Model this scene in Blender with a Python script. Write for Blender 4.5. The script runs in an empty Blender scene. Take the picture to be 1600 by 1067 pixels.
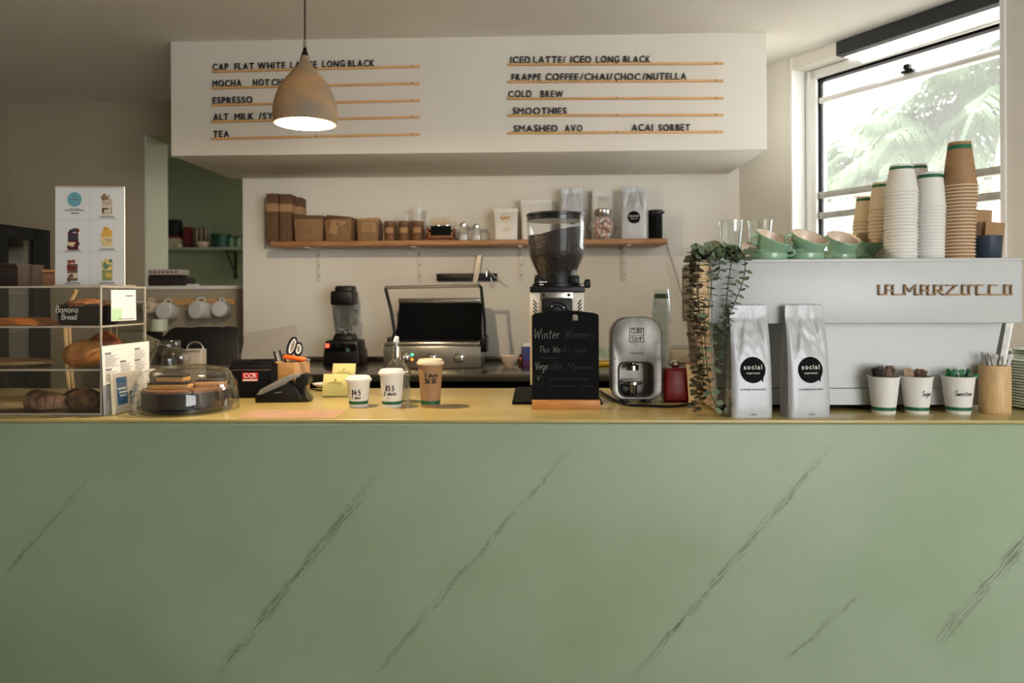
import bpy, bmesh, math, random
from mathutils import Vector, Matrix, noise
random.seed(7)
S = bpy.context.scene
COL = S.collection
PI = math.pi
# ------------------------------------------------------------------ camera, world, exposure
F_PX, HZ = 1150.0, 461.0                       # focal length in pixels, horizon row of the 1600x1067 frame
YAW, ROLL, EYE = math.radians(1.9), math.radians(0.26), 1.5
CF = Vector((-math.sin(YAW), math.cos(YAW), 0)); R0 = Vector((math.cos(YAW), math.sin(YAW), 0)); U0 = Vector((0, 0, 1))
CR = R0 * math.cos(ROLL) - U0 * math.sin(ROLL); CU = U0 * math.cos(ROLL) + R0 * math.sin(ROLL)
CP = Vector((0, 0, EYE))
cd = bpy.data.cameras.new('camera'); cam = bpy.data.objects.new('camera', cd); COL.objects.link(cam)
cd.sensor_width = 36; cd.lens = F_PX / 1600 * 36; cd.shift_y = -(533.5 - HZ) / 1600
m = Matrix.Identity(4)
for i in range(3):
    m[i][0], m[i][1], m[i][2], m[i][3] = CR[i], CU[i], -CF[i], CP[i]
cam.matrix_world = m
cd.dof.use_dof = True; cd.dof.focus_distance = 2.5; cd.dof.aperture_fstop = 2.4
cd.clip_start = 0.05
S.camera = cam
S.view_settings.view_transform = 'Standard'; S.view_settings.look = 'None'
S.view_settings.gamma = 1; S.view_settings.use_curve_mapping = False
S.view_settings.exposure = 1.5
wd = bpy.data.worlds.new('sky'); S.world = wd; wd.use_nodes = True
wd.node_tree.nodes['Background'].inputs[0].default_value = (0.97, 0.985, 1.0, 1)
wd.node_tree.nodes['Background'].inputs[1].default_value = 3.6
S.cycles.max_bounces = 10; S.cycles.diffuse_bounces = 5; S.cycles.transparent_max_bounces = 24
S.cycles.use_denoising = True
S.cycles.sample_clamp_indirect = 6
S.cycles.caustics_reflective = False; S.cycles.caustics_refractive = False

sl = bpy.data.lights.new('sun', 'SUN'); sl.energy = 11; sl.angle = .02; sl.color = (1, .96, .9)
so = bpy.data.objects.new('sun', sl); COL.objects.link(so); so.rotation_euler = Vector((.45, -.35, -.82)).to_track_quat('-Z', 'Y').to_euler()
def portal(name, loc, rot, sx, sy):
    l = bpy.data.lights.new(name, 'AREA'); l.shape = 'RECTANGLE'; l.size = sx; l.size_y = sy
    l.cycles.is_portal = True
    o = bpy.data.objects.new(name, l); COL.objects.link(o); o.location = loc; o.rotation_euler = rot
    return o

def ray(px, py):
    return CF + CR * ((px - 800) / F_PX) + CU * ((HZ - py) / F_PX)
def W(px, py, Y):
    d = ray(px, py); return CP + d * (Y / d.y)
def WZ(px, py, z):
    d = ray(px, py); return CP + d * ((z - EYE) / d.z)
def K(Y): return Y / F_PX                      # metres per pixel at depth Y

# ------------------------------------------------------------------ materials
def lin(c):
    c /= 255.0
    return c / 12.92 if c <= 0.04045 else ((c + 0.055) / 1.055) ** 2.4
def rgb(*c): return (lin(c[0]), lin(c[1]), lin(c[2]), 1)
MATS = {}
def mat(name, col, rough=0.5, metal=0.0, var=0.0, scale=20.0, bump=0.0, spec=0.5, stretch=None, trans=0.0, emit=None, coat=0.0, col2=None, sss=0):
    if name in MATS: return MATS[name]
    mt = bpy.data.materials.new(name); mt.use_nodes = True; MATS[name] = mt
    nt = mt.node_tree; b = nt.nodes['Principled BSDF']
    c = rgb(*col)
    b.inputs['Base Color'].default_value = c; b.inputs['Roughness'].default_value = rough
    b.inputs['Metallic'].default_value = metal; b.inputs['Specular IOR Level'].default_value = spec
    b.inputs['Coat Weight'].default_value = coat
    if var or bump or col2:
        tc = nt.nodes.new('ShaderNodeTexCoord'); nz = nt.nodes.new('ShaderNodeTexNoise')
        mp = nt.nodes.new('ShaderNodeMapping')
        nt.links.new(tc.outputs['Object'], mp.inputs[0]); nt.links.new(mp.outputs[0], nz.inputs[0])
        if stretch: mp.inputs['Scale'].default_value = stretch
        nz.inputs['Scale'].default_value = scale; nz.inputs['Detail'].default_value = 5
        mx = nt.nodes.new('ShaderNodeMix'); mx.data_type = 'RGBA'
        if col2: mx.inputs['A'].default_value = c; mx.inputs['B'].default_value = rgb(*col2)
        else:
            mx.inputs['A'].default_value = tuple(min(1, x * (1 + var)) for x in c[:3]) + (1,)
            mx.inputs['B'].default_value = tuple(x * (1 - var) for x in c[:3]) + (1,)
        rp = nt.nodes.new('ShaderNodeMapRange'); rp.inputs[1].default_value = .35; rp.inputs[2].default_value = .65
        nt.links.new(nz.outputs['Fac'], rp.inputs[0])
        nt.links.new(rp.outputs[0], mx.inputs['Factor']); nt.links.new(mx.outputs['Result'], b.inputs['Base Color'])
        if bump:
            bp = nt.nodes.new('ShaderNodeBump'); bp.inputs['Strength'].default_value = bump; bp.inputs['Distance'].default_value = .004
            nt.links.new(nz.outputs['Fac'], bp.inputs['Height']); nt.links.new(bp.outputs[0], b.inputs['Normal'])
    if emit:
        b.inputs['Emission Color'].default_value = rgb(*emit[:3]); b.inputs['Emission Strength'].default_value = emit[3]
    return mt
def clear(name, tint=(250, 252, 250), refl=0.5, rough=0.02, haze=0.0, hazecol=(255, 255, 255), base=0.04):
    """thin clear plastic or glass: see-through with a fresnel reflection, optional pale veil"""
    if name in MATS: return MATS[name]
    mt = bpy.data.materials.new(name); mt.use_nodes = True; MATS[name] = mt
    nt = mt.node_tree; nt.nodes.clear()
    out = nt.nodes.new('ShaderNodeOutputMaterial'); tr = nt.nodes.new('ShaderNodeBsdfTransparent'); gl = nt.nodes.new('ShaderNodeBsdfGlossy')
    tr.inputs[0].default_value = rgb(*tint); gl.inputs['Roughness'].default_value = rough
    lw = nt.nodes.new('ShaderNodeLayerWeight'); lw.inputs[0].default_value = refl
    mr = nt.nodes.new('ShaderNodeMapRange'); mr.inputs[3].default_value = base; mr.inputs[4].default_value = .75
    nt.links.new(lw.outputs['Facing'], mr.inputs[0])
    pw = nt.nodes.new('ShaderNodeMath'); pw.operation = 'POWER'; pw.inputs[1].default_value = 1.6
    nt.links.new(mr.outputs[0], pw.inputs[0])
    mx = nt.nodes.new('ShaderNodeMixShader'); nt.links.new(pw.outputs[0], mx.inputs[0])
    if haze:
        tl = nt.nodes.new('ShaderNodeBsdfTranslucent'); tl.inputs[0].default_value = rgb(*hazecol)
        df = nt.nodes.new('ShaderNodeBsdfDiffuse'); df.inputs[0].default_value = rgb(*hazecol)
        a = nt.nodes.new('ShaderNodeMixShader'); a.inputs[0].default_value = .5
        nt.links.new(tl.outputs[0], a.inputs[1]); nt.links.new(df.outputs[0], a.inputs[2])
        h = nt.nodes.new('ShaderNodeMixShader'); h.inputs[0].default_value = haze
        nt.links.new(tr.outputs[0], h.inputs[1]); nt.links.new(a.outputs[0], h.inputs[2]); nt.links.new(h.outputs[0], mx.inputs[1])
    else: nt.links.new(tr.outputs[0], mx.inputs[1])
    nt.links.new(gl.outputs[0], mx.inputs[2]); nt.links.new(mx.outputs[0], out.inputs[0])
    return mt

M_wall = mat('white_wall_paint', (226, 221, 210), .85, var=.02, scale=3, bump=.03)
M_ceil = mat('ceiling_paint', (228, 224, 216), .9, var=.015, scale=2)
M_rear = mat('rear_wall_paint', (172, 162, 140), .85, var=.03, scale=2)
M_greenwall = mat('pale_green_paint', (146, 154, 126), .8, var=.04, scale=2)
M_floor = mat('concrete_floor', (132, 127, 118), .6, var=.12, scale=4)
M_trimw = mat('white_gloss_trim', (236, 235, 230), .4)
M_alu = mat('aged_aluminium', (186, 186, 178), .5, .3, var=.12, scale=30)
M_white = mat('white_enamel', (190, 193, 192), .35, var=.01, scale=4)
M_paperw = mat('white_card', (224, 224, 221), .6)
M_black = mat('black_plastic', (9, 10, 12), .42, spec=.3)
M_blackm = mat('matt_black', (7, 8, 10), .75, spec=.15)
M_gloss = mat('gloss_black', (10, 11, 14), .12)
M_steel = mat('brushed_steel', (176, 172, 164), .28, .95, var=.08, scale=60, stretch=(1, 1, 12))
M_chrome = mat('chrome', (215, 213, 208), .1, 1)
M_cream = mat('cream_enamel', (226, 214, 196), .4)
M_wood = mat('oak', (176, 124, 72), .5, col2=(140, 92, 48), scale=9, stretch=(1, 6, 6), bump=.08)
M_shelf = mat('shelf_timber', (172, 126, 82), .5, col2=(146, 100, 62), scale=8, stretch=(1, 8, 8), bump=.08)
M_rail = mat('rail_timber', (218, 172, 116), .55, var=.08, scale=12, stretch=(1, 8, 8))
M_bamboo = mat('bamboo', (208, 172, 122), .5, var=.1, scale=20, stretch=(6, 6, 1))
M_kraft = mat('kraft_paper', (134, 102, 70), .8, var=.08, scale=25, bump=.05)
M_kraft2 = mat('pale_kraft_paper', (164, 130, 92), .8, var=.06, scale=25)
M_kraft3 = mat('dark_kraft_paper', (98, 70, 48), .8, var=.1, scale=20, bump=.05)
M_cupw = mat('white_paper_cup', (226, 224, 218), .55)
M_cupk = mat('kraft_paper_cup', (158, 122, 86), .65, var=.05, scale=30)
M_cupcream = mat('cream_paper_cup', (226, 208, 178), .6)
M_green = mat('green_band', (20, 98, 62), .5)
M_ink = mat('black_ink', (18, 18, 18), .6)
M_chalk = mat('chalk', (150, 152, 148), .9)
M_chalkd = mat('faint_chalk', (62, 66, 66), .9)
M_whiteink = mat('white_ink', (225, 222, 214), .6)
M_bag = mat('silver_white_foil', (186, 188, 191), .42, .15, var=.02, scale=6)
M_bagw = mat('white_foil', (214, 210, 202), .45, .05, var=.02, scale=6)
M_greymark = mat('grey_print', (120, 122, 126), .7)
M_mug = mat('green_glaze', (142, 178, 148), .25, coat=.3, var=.04, scale=10)
M_mugin = mat('cream_glaze', (228, 206, 184), .3)
M_mint = mat('mint_glaze', (222, 232, 214), .3)
M_acry = clear('clear_acrylic', (253, 254, 253), .36, .03, base=.05)
M_glass = clear('clear_glass', (251, 253, 252), .5, .02, base=.17)
M_glassy = clear('smoky_jug_plastic', (206, 208, 206), .4, .1, haze=.06, base=.1)
M_tub = clear('milky_plastic', (244, 246, 244), .4, .1, haze=.12, base=.06)
M_acedge = clear('acrylic_edge', (225, 220, 208), .6, .1, haze=.7, hazecol=(248, 240, 226), base=.15)
M_pane = clear('hazed_window_glass', (250, 252, 252), .3, .03, haze=.085, base=.03)  # veil mixed into the pane, washing out the bright outdoors like glare
M_grey = mat('grey_plastic', (118, 117, 114), .45)
M_red = mat('red_plastic', (140, 16, 24), .35, var=.03)
M_orange = mat('orange_plastic', (232, 96, 30), .4)
M_blue = mat('blue_card', (56, 104, 150), .6)
M_navy = mat('navy_enamel', (44, 58, 74), .4)
M_yellow = mat('pale_yellow_card', (214, 208, 146), .7)
M_leaf = mat('eucalyptus_leaf', (126, 144, 114), .6, col2=(92, 110, 82), scale=14)
M_leaf_shaded = mat('shaded_brown_leaf', (78, 76, 52), .6, col2=(50, 42, 30), scale=14)  # darker leaf copy, shade on the left strands put into its colour
M_stem = mat('brown_stem', (70, 54, 36), .7)
M_choc = mat('chocolate_crumb', (48, 28, 20), .8, var=.4, scale=60, bump=.6)
M_bean = mat('roasted_beans', (40, 27, 24), .5, col2=(10, 7, 7), scale=110, bump=1.0)
M_pastry = mat('golden_pastry', (176, 112, 48), .55, col2=(120, 66, 24), scale=14, bump=.3)
M_pastryd = mat('dark_pastry', (92, 52, 30), .6, col2=(44, 24, 16), scale=20, bump=.5)
M_crumb = mat('crumble_topping', (176, 116, 72), .8, col2=(90, 52, 30), scale=45, bump=.8)
M_caramel = mat('caramel_slice', (206, 156, 92), .6, var=.15, scale=30)
M_oat = mat('oat_biscuit', (120, 84, 48), .85, col2=(60, 38, 22), scale=40, bump=.9)

# ------------------------------------------------------------------ mesh builder
GLY = {}
def glyph(ch):
    if ch not in GLY:
        c = bpy.data.curves.new('g', 'FONT'); c.body = ch; c.size = 1; c.extrude = .5; c.resolution_u = 3; c.offset = 0 if ch == 'M' else .014
        o = bpy.data.objects.new('g', c); COL.objects.link(o)
        dg = bpy.context.evaluated_depsgraph_get(); me = bpy.data.meshes.new_from_object(o.evaluated_get(dg))
        vs = [v.co.copy() for v in me.vertices]; fs = [tuple(p.vertices) for p in me.polygons]
        x0 = min(v.x for v in vs); x1 = max(v.x for v in vs)
        GLY[ch] = ([Vector((v.x - x0, v.y, v.z)) for v in vs], fs, x1 - x0)
        bpy.data.objects.remove(o); bpy.data.meshes.remove(me); bpy.data.curves.remove(c)
    return GLY[ch]
def text_width(s, gap=.09, space=.3):
    w = 0
    for i, ch in enumerate(s):
        w += space if ch == ' ' else glyph(ch)[2] + (gap if i < len(s) - 1 else 0)
    return w

class G:
    def __init__(s): s.bm = bmesh.new(); s.M = Matrix.Identity(4); s.mi = 0
    def add(s, vs, fs, smooth=True):
        nv = [s.bm.verts.new(s.M @ Vector(v)) for v in vs]
        out = []
        for f in fs:
            try: fc = s.bm.faces.new([nv[i] for i in f]); fc.material_index = s.mi; fc.smooth = smooth; out.append(fc)
            except ValueError: pass
        return nv, out
    def join(s, tmp):
        tmp.verts.index_update()
        s.add([v.co.copy() for v in tmp.verts], [[v.index for v in f.verts] for f in tmp.faces]); tmp.free()
    def box(s, c, d, bev=0.0, rot=None, seg=2, taper=1.0, tapery=None):
        t = bmesh.new(); bmesh.ops.create_cube(t, size=1)
        for v in t.verts:
            k = taper if v.co.z > 0 else 1; ky = (tapery if tapery is not None else taper) if v.co.z > 0 else 1
            v.co = Vector((v.co.x * d[0] * k, v.co.y * d[1] * ky, v.co.z * d[2]))
        if bev: bmesh.ops.bevel(t, geom=t.edges[:] + t.verts[:], offset=bev, segments=seg, affect='EDGES', profile=.5)
        R = Matrix.Translation(c)
        if rot:
            from mathutils import Euler
            R = R @ Euler(rot).to_matrix().to_4x4()
        for v in t.verts: v.co = R @ v.co
        s.join(t); return s
    def lathe(s, prof, seg=32, at=(0, 0, 0), caps=True, sx=1, sy=1):
        vs, fs, n = [], [], len(prof)
        for r, z in prof:
            for k in range(seg):
                a = 2 * PI * k / seg; vs.append((at[0] + r * math.cos(a) * sx, at[1] + r * math.sin(a) * sy, at[2] + z))
        for i in range(n - 1):
            for k in range(seg):
                k2 = (k + 1) % seg; fs.append((i * seg + k, i * seg + k2, (i + 1) * seg + k2, (i + 1) * seg + k))
        if caps:
            fs.append(tuple(range(seg - 1, -1, -1))); fs.append(tuple((n - 1) * seg + k for k in range(seg)))
        s.add(vs, fs); return s
    def tube(s, pts, r, seg=8, closed=False):
        pts = [Vector(p) for p in pts]; n = len(pts); rs = r if isinstance(r, (list, tuple)) else [r] * n
        vs, fs = [], []; up = None
        for i, p in enumerate(pts):
            if closed: d = pts[(i + 1) % n] - pts[i - 1]
            else: d = pts[min(i + 1, n - 1)] - pts[max(i - 1, 0)]
            if d.length < 1e-9: d = Vector((0, 0, 1))
            d.normalize()
            if up is None:
                up = Vector((0, 0, 1)) if abs(d.z) < .9 else Vector((0, 1, 0))
            a = (up - d * up.dot(d))
            if a.length < 1e-6: a = d.orthogonal()
            a.normalize(); up = a; b = d.cross(a)
            for k in range(seg):
                t = 2 * PI * k / seg; vs.append(p + (a * math.cos(t) + b * math.sin(t)) * rs[i])
        for i in range(n if closed else n - 1):
            j = (i + 1) % n
            for k in range(seg):
                k2 = (k + 1) % seg; fs.append((i * seg + k, i * seg + k2, j * seg + k2, j * seg + k))
        if not closed: fs.append(tuple(range(seg - 1, -1, -1))); fs.append(tuple((n - 1) * seg + k for k in range(seg)))
        s.add(vs, fs); return s
    def plate(s, outer, holes=(), y0=0, y1=.01, bev=0.0):
        """outline in (x, z), optional holes, extruded along y"""
        t = bmesh.new(); edges = []
        for lp in [outer] + list(holes):
            v = [t.verts.new((p[0], y0, p[1])) for p in lp]
            edges += [t.edges.new((v[i], v[(i + 1) % len(v)])) for i in range(len(v))]
        if holes: bmesh.ops.triangle_fill(t, edges=edges, use_beauty=True, use_dissolve=False)
        else: t.faces.new(t.verts[:])
        bmesh.ops.recalc_face_normals(t, faces=t.faces)
        r = bmesh.ops.extrude_face_region(t, geom=t.faces[:])
        for v in r['geom']:
            if isinstance(v, bmesh.types.BMVert): v.co.y = y1
        bmesh.ops.recalc_face_normals(t, faces=t.faces)
        if bev:
            sharp = [e for e in t.edges if len(e.link_faces) == 2 and e.calc_face_angle(0) > .8]
            bmesh.ops.bevel(t, geom=sharp, offset=bev, segments=2, affect='EDGES', profile=.5)
        s.join(t); return s
    def ball(s, c, r, sub=2, sc=(1, 1, 1), rough=0):
        t = bmesh.new(); bmesh.ops.create_icosphere(t, subdivisions=sub, radius=1)
        for v in t.verts:
            q = 1 + (noise.noise(v.co * 2.3 + Vector(c) * 37) * rough if rough else 0)
            v.co = Vector(c) + Vector((v.co.x * sc[0], v.co.y * sc[1], v.co.z * sc[2])) * r * q
        s.join(t); return s
    def text(s, body, h, f, width=None, gap=.09, depth=.001, align='l'):
        """printed lettering, cap height h; f(u, v, w) maps to the surface"""
        k = h / .70; nat = text_width(body, gap) * k; ks = 1
        extra = 0
        if width:
            if nat > width: ks = width / nat
            elif len(body) > 1: extra = (width - nat) / (len(body) - 1)
        tot = width or nat; x = -tot / 2 if align == 'c' else 0
        for ch in body:
            if ch == ' ': x += .3 * k * ks + extra; continue
            vs, fs, w = glyph(ch)
            s.add([f(x + v.x * k * ks, v.y * k, (v.z + .5) * depth) for v in vs], fs, False)
            x += (w + gap) * k * ks + extra
        return s
    def hand(s, body, h, f, th=.0006, slant=.15, align='l', fit=None):
        """handwriting drawn as thin strokes; f(u, v) maps to the surface"""
        q = h if not fit else fit / hand_width(body); x = -hand_width(body) * q / 2 if align == 'c' else 0
        for ch in body:
            st, w = HAND.get(ch, ([], .45))
            for pl in st:
                p = smooth_line(pl)
                s.tube([f(x + (a + slant * b) * q, b * h) for a, b in p], th, 4)
            x += (w + .12) * q
        return s
    def obj(s, name, ms, parent=None, loc=(0, 0, 0), rz=0, ang=35, fix=True):
        if fix: bmesh.ops.recalc_face_normals(s.bm, faces=s.bm.faces)
        me = bpy.data.meshes.new(name); s.bm.to_mesh(me); s.bm.free()
        for mm in (ms if isinstance(ms, (list, tuple)) else [ms]): me.materials.append(mm)
        me.set_sharp_from_angle(angle=math.radians(ang))
        o = bpy.data.objects.new(name, me); COL.objects.link(o); o.location = loc; o.rotation_euler = (0, 0, rz)
        if parent: o.parent = parent
        return o
def smooth_line(p, n=4):
    if len(p) < 3: return p
    out = []
    for i in range(len(p) - 1):
        a = p[max(i - 1, 0)]; b = p[i]; c = p[i + 1]; d = p[min(i + 2, len(p) - 1)]
        for k in range(n):
            t = k / n
            out.append(tuple(.5 * (2 * b[q] + (c[q] - a[q]) * t + (2 * a[q] - 5 * b[q] + 4 * c[q] - d[q]) * t * t + (3 * b[q] - a[q] - 3 * c[q] + d[q]) * t ** 3) for q in range(len(b))))
    return out + [tuple(p[-1])]
O_ = [(.3, .55), (.1, .5), (.05, .25), (.15, .02), (.35, .02), (.45, .25), (.4, .48), (.3, .55)]
HAND = {
 'W': ([[(0, 1), (.2, 0)], [(.2, 0), (.4, .75)], [(.4, .75), (.6, 0)], [(.6, 0), (.8, 1)]], .8), 'i': ([[(.08, .5), (.1, .05), (.18, 0)], [(.1, .72), (.11, .76)]], .2),
 'n': ([[(.05, .5), (.05, 0)], [(.05, .35), (.2, .52), (.33, .45), (.35, 0)]], .4), 't': ([[(.18, .85), (.15, .1), (.25, 0), (.32, .03)], [(0, .55), (.34, .58)]], .32),
 'e': ([[(.05, .28), (.38, .32), (.3, .52), (.15, .5), (.05, .25), (.15, .02), (.38, .06)]], .4), 'r': ([[(.05, .5), (.06, 0)], [(.06, .3), (.16, .48), (.3, .5)]], .28),
 'a': ([O_, [(.44, .52), (.44, .1), (.52, 0)]], .5), 'm': ([[(.05, .5), (.05, 0)], [(.05, .35), (.18, .52), (.28, .4), (.28, 0)], [(.28, .35), (.42, .52), (.52, .4), (.53, 0)]], .56),
 's': ([[(.33, .46), (.2, .54), (.07, .44), (.15, .3), (.3, .2), (.26, .03), (.05, .05)]], .35), 'T': ([[(0, .95), (.6, 1)], [(.3, .97), (.27, 0)]], .55),
 'h': ([[(.07, 1), (.05, 0)], [(.05, .35), (.2, .52), (.33, .42), (.35, 0)]], .4), 'k': ([[(.07, 1), (.05, 0)], [(.35, .52), (.08, .25)], [(.15, .3), (.38, 0)]], .4),
 "'": ([[(.08, 1), (.05, .82)]], .12), 'S': ([[(.5, .88), (.3, 1), (.08, .85), (.2, .6), (.42, .42), (.45, .12), (.2, 0), (.02, .12)]], .5), 'o': ([O_], .48),
 'u': ([[(.05, .52), (.07, .12), (.2, 0), (.36, .12), (.38, .52)], [(.38, .5), (.4, 0)]], .44), 'p': ([[(.05, .52), (.05, -.4)], [(.05, .4), (.25, .54), (.4, .35), (.3, .05), (.07, .08)]], .44),
 'V': ([[(0, 1), (.25, 0)], [(.25, 0), (.55, 1)]], .5), 'g': ([O_, [(.45, .5), (.45, -.2), (.3, -.42), (.08, -.32)]], .5), 'b': ([[(.06, 1), (.05, 0)], [(.05, .35), (.25, .54), (.42, .3), (.28, 0), (.06, .06)]], .46),
 'l': ([[(.06, 1), (.07, .08), (.16, 0)]], .18), 'M': ([[(0, 0), (.08, 1)], [(.08, 1), (.35, .3)], [(.35, .3), (.62, 1)], [(.62, 1), (.7, 0)]], .72), 'B': ([[(.05, 1), (.05, 0)], [(.05, 1), (.4, .9), (.38, .6), (.07, .52)], [(.07, .52), (.48, .42), (.44, .05), (.05, 0)]], .5),
 'd': ([O_, [(.47, 1), (.45, .1), (.52, 0)]], .5), 'w': ([[(0, .52), (.12, 0), (.25, .4), (.38, 0), (.52, .52)]], .52), '1': ([[(.05, .8), (.15, 1), (.14, 0)]], .22),
 '2': ([[(.03, .8), (.2, 1), (.38, .8), (.3, .5), (0, 0)], [(0, 0), (.42, .02)]], .44), '3': ([[(.03, .92), (.25, 1), (.36, .78), (.15, .55), (.4, .4), (.32, .05), (.02, .06)]], .42), '4': ([[(.25, 1), (.02, .35)], [(.02, .35), (.48, .35)], [(.36, .7), (.34, 0)]], .48),
 '5': ([[(.42, 1), (.1, 1)], [(.1, 1), (.06, .55), (.28, .6), (.4, .3), (.26, 0), (.02, .05)]], .44), '6': ([[(.35, 1), (.1, .6), (.05, .2), (.22, 0), (.4, .2), (.28, .5), (.07, .35)]], .44), '0': ([[(.2, 1), (.04, .7), (.05, .2), (.2, 0), (.38, .25), (.38, .75), (.2, 1)]], .42),
 '$': ([[(.42, .82), (.22, .92), (.06, .75), (.2, .52), (.4, .36), (.34, .1), (.04, .12)], [(.25, 1.1), (.2, -.1)]], .46), '.': ([[(.06, .03), (.08, 0)]], .14), '/': ([[(0, 0), (.3, 1)]], .3),
 '+': ([[(.15, .15), (.15, .55)], [(0, .35), (.3, .35)]], .32), '~': ([[(0, .1), (.1, .4), (.2, .1), (.3, .4), (.4, .12), (.5, .35), (.6, .1), (.7, .4), (.8, .15)]], .8)}
def hand_width(t): return sum(HAND.get(c, ([], .45))[1] + .12 for c in t)

def thing(name, label, cat, loc=(0, 0, 0), rz=0, group=None):
    o = bpy.data.objects.new(name, None); COL.objects.link(o); o.empty_display_size = .05
    o.location = loc; o.rotation_euler = (0, 0, rz); return tag(o, label, cat, group)
def tag(o, label, cat, group=None, kind=None):
    o['label'] = label; o['category'] = cat
    if group: o['group'] = group
    if kind: o['kind'] = kind
    return o
def struct(o): o['kind'] = 'structure'; return o
def dup(root, loc, rz=None, label=None, group=None):
    r = root.copy(); COL.objects.link(r); r.location = loc
    if rz is not None: r.rotation_euler = (0, 0, rz) if not isinstance(rz, tuple) else rz
    if label: r['label'] = label
    if group: r['group'] = group
    for ch in list(root.children):
        c = ch.copy(); COL.objects.link(c); c.parent = r
        for g2 in list(ch.children):
            d = g2.copy(); COL.objects.link(d); d.parent = c
    return r
def rrect(w, h, r, n=6, x=0, z=0, rb=None):
    rb = r if rb is None else rb; p = []
    for cx, cz, a0, q in ((w / 2 - r, h / 2 - r, 0, r), (-w / 2 + r, h / 2 - r, PI / 2, r), (-w / 2 + rb, -h / 2 + rb, PI, rb), (w / 2 - rb, -h / 2 + rb, 1.5 * PI, rb)):
        if q < 1e-5: p.append((x + cx, z + cz)); continue
        for k in range(n + 1):
            a = a0 + PI / 2 * k / n; p.append((x + cx + q * math.cos(a), z + cz + q * math.sin(a)))
    return p
def circ(r, n=24, x=0, z=0): return [(x + r * math.cos(2 * PI * k / n), z + r * math.sin(2 * PI * k / n)) for k in range(n)]

# ================================================================== SETTING
TOP = 1.10                                     # counter and bench height
YB, YR, CEIL = 4.5, 4.9, 2.82
C0 = W(1156, HZ, YB); A_R = math.radians(30.5)  # the window wall runs from this corner towards the viewer
TD = Vector((math.sin(A_R), -math.cos(A_R), 0)); ON = Vector((math.cos(A_R), math.sin(A_R), 0))
def RW(px, py, off=0.0):
    d = ray(px, py); q = C0 + ON * off; t = (q - CP).dot(ON) / d.dot(ON); p = CP + d * t
    return (p - C0).dot(TD), p.z               # distance along the wall, height
def rwbox(g, t0, t1, o0, o1, z0, z1, bev=0):
    g.M = Matrix.Translation((C0.x, C0.y, 0)) @ Matrix(((TD.x, ON.x, 0, 0), (TD.y, ON.y, 0, 0), (0, 0, 1, 0), (0, 0, 0, 1)))
    g.box(((t0 + t1) / 2, (o0 + o1) / 2, (z0 + z1) / 2), (t1 - t0, o1 - o0, z1 - z0), bev); g.M = Matrix.Identity(4)
XL = -4.0
g = G(); g.box((.5, 1.2, -.05), (10, 12, .1)); struct(g.obj('floor', M_floor))
# ceiling: everything this side of the window wall
tf = 9.0
pe = C0 + TD * tf
def flat(g, pts, z0, z1):
    n = len(pts); g.add([(p[0], p[1], z0) for p in pts] + [(p[0], p[1], z1) for p in pts],
        [tuple(range(n - 1, -1, -1)), tuple(range(n, 2 * n))] + [(i, (i + 1) % n, n + (i + 1) % n, n + i) for i in range(n)], False)
YF = -3.2
tF = (C0.y - YF) / -TD.y; pF = C0 + TD * tF
g = G(); q = ON * .02
flat(g, [(XL - .1, YF - .1), (pF.x + q.x, YF - .1), (C0.x + q.x, C0.y + q.y), (C0.x, YB + .05), (C0.x, 7.1), (XL - .1, 7.1)], CEIL, CEIL + .12)
struct(g.obj('ceiling', M_ceil))
xb = W(380, HZ, YB).x
g = G(); g.box(((xb + C0.x + .1) / 2, YB + .06, CEIL / 2), (C0.x + .1 - xb, .12, CEIL)); g.box((xb + .06, (YB + .12 + YR + .3) / 2, CEIL / 2), (.12, YR + .3 - YB - .12, CEIL))
struct(g.obj('wall_back', M_wall))
# rear wall with the pass-through
xo = W(228, HZ, YR).x; zo0 = W(300, 452, YR).z; zo1 = W(240, 212, YR).z; TH = .27
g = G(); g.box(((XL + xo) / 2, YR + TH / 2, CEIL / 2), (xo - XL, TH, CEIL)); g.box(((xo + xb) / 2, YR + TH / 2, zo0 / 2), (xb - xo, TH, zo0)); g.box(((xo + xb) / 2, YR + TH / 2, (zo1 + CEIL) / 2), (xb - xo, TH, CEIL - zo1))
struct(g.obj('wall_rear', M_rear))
g = G(); g.box((xo + .006, YR + TH / 2, (zo0 + zo1) / 2), (.012, TH + .02, zo1 - zo0)); struct(g.obj('trim_jamb', mat('lit_jamb_paint', (222, 226, 206), .6)))  # jamb colour made whiter to stand for the light falling on it
g = G(); g.box(((xo + xb) / 2, YR + TH / 2 - .01, zo0 + .012), (xb - xo, TH + .03, .024), .003); struct(g.obj('trim_sill', M_trimw))
g = G(); g.box((-2.2, 6.95, CEIL / 2), (4.2, .1, CEIL)); g.box((-.6, 6.1, CEIL / 2), (.1, 1.7, CEIL)); g.box((XL, 6.1, CEIL / 2), (.1, 1.8, CEIL)); struct(g.obj('wall_kitchen', M_greenwall))
xw = W(15, HZ, YR).x
g = G(); g.box((xw - .06, (YF + YR) / 2, CEIL / 2), (.12, YR - YF, CEIL)); struct(g.obj('wall_left', M_rear))
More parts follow.
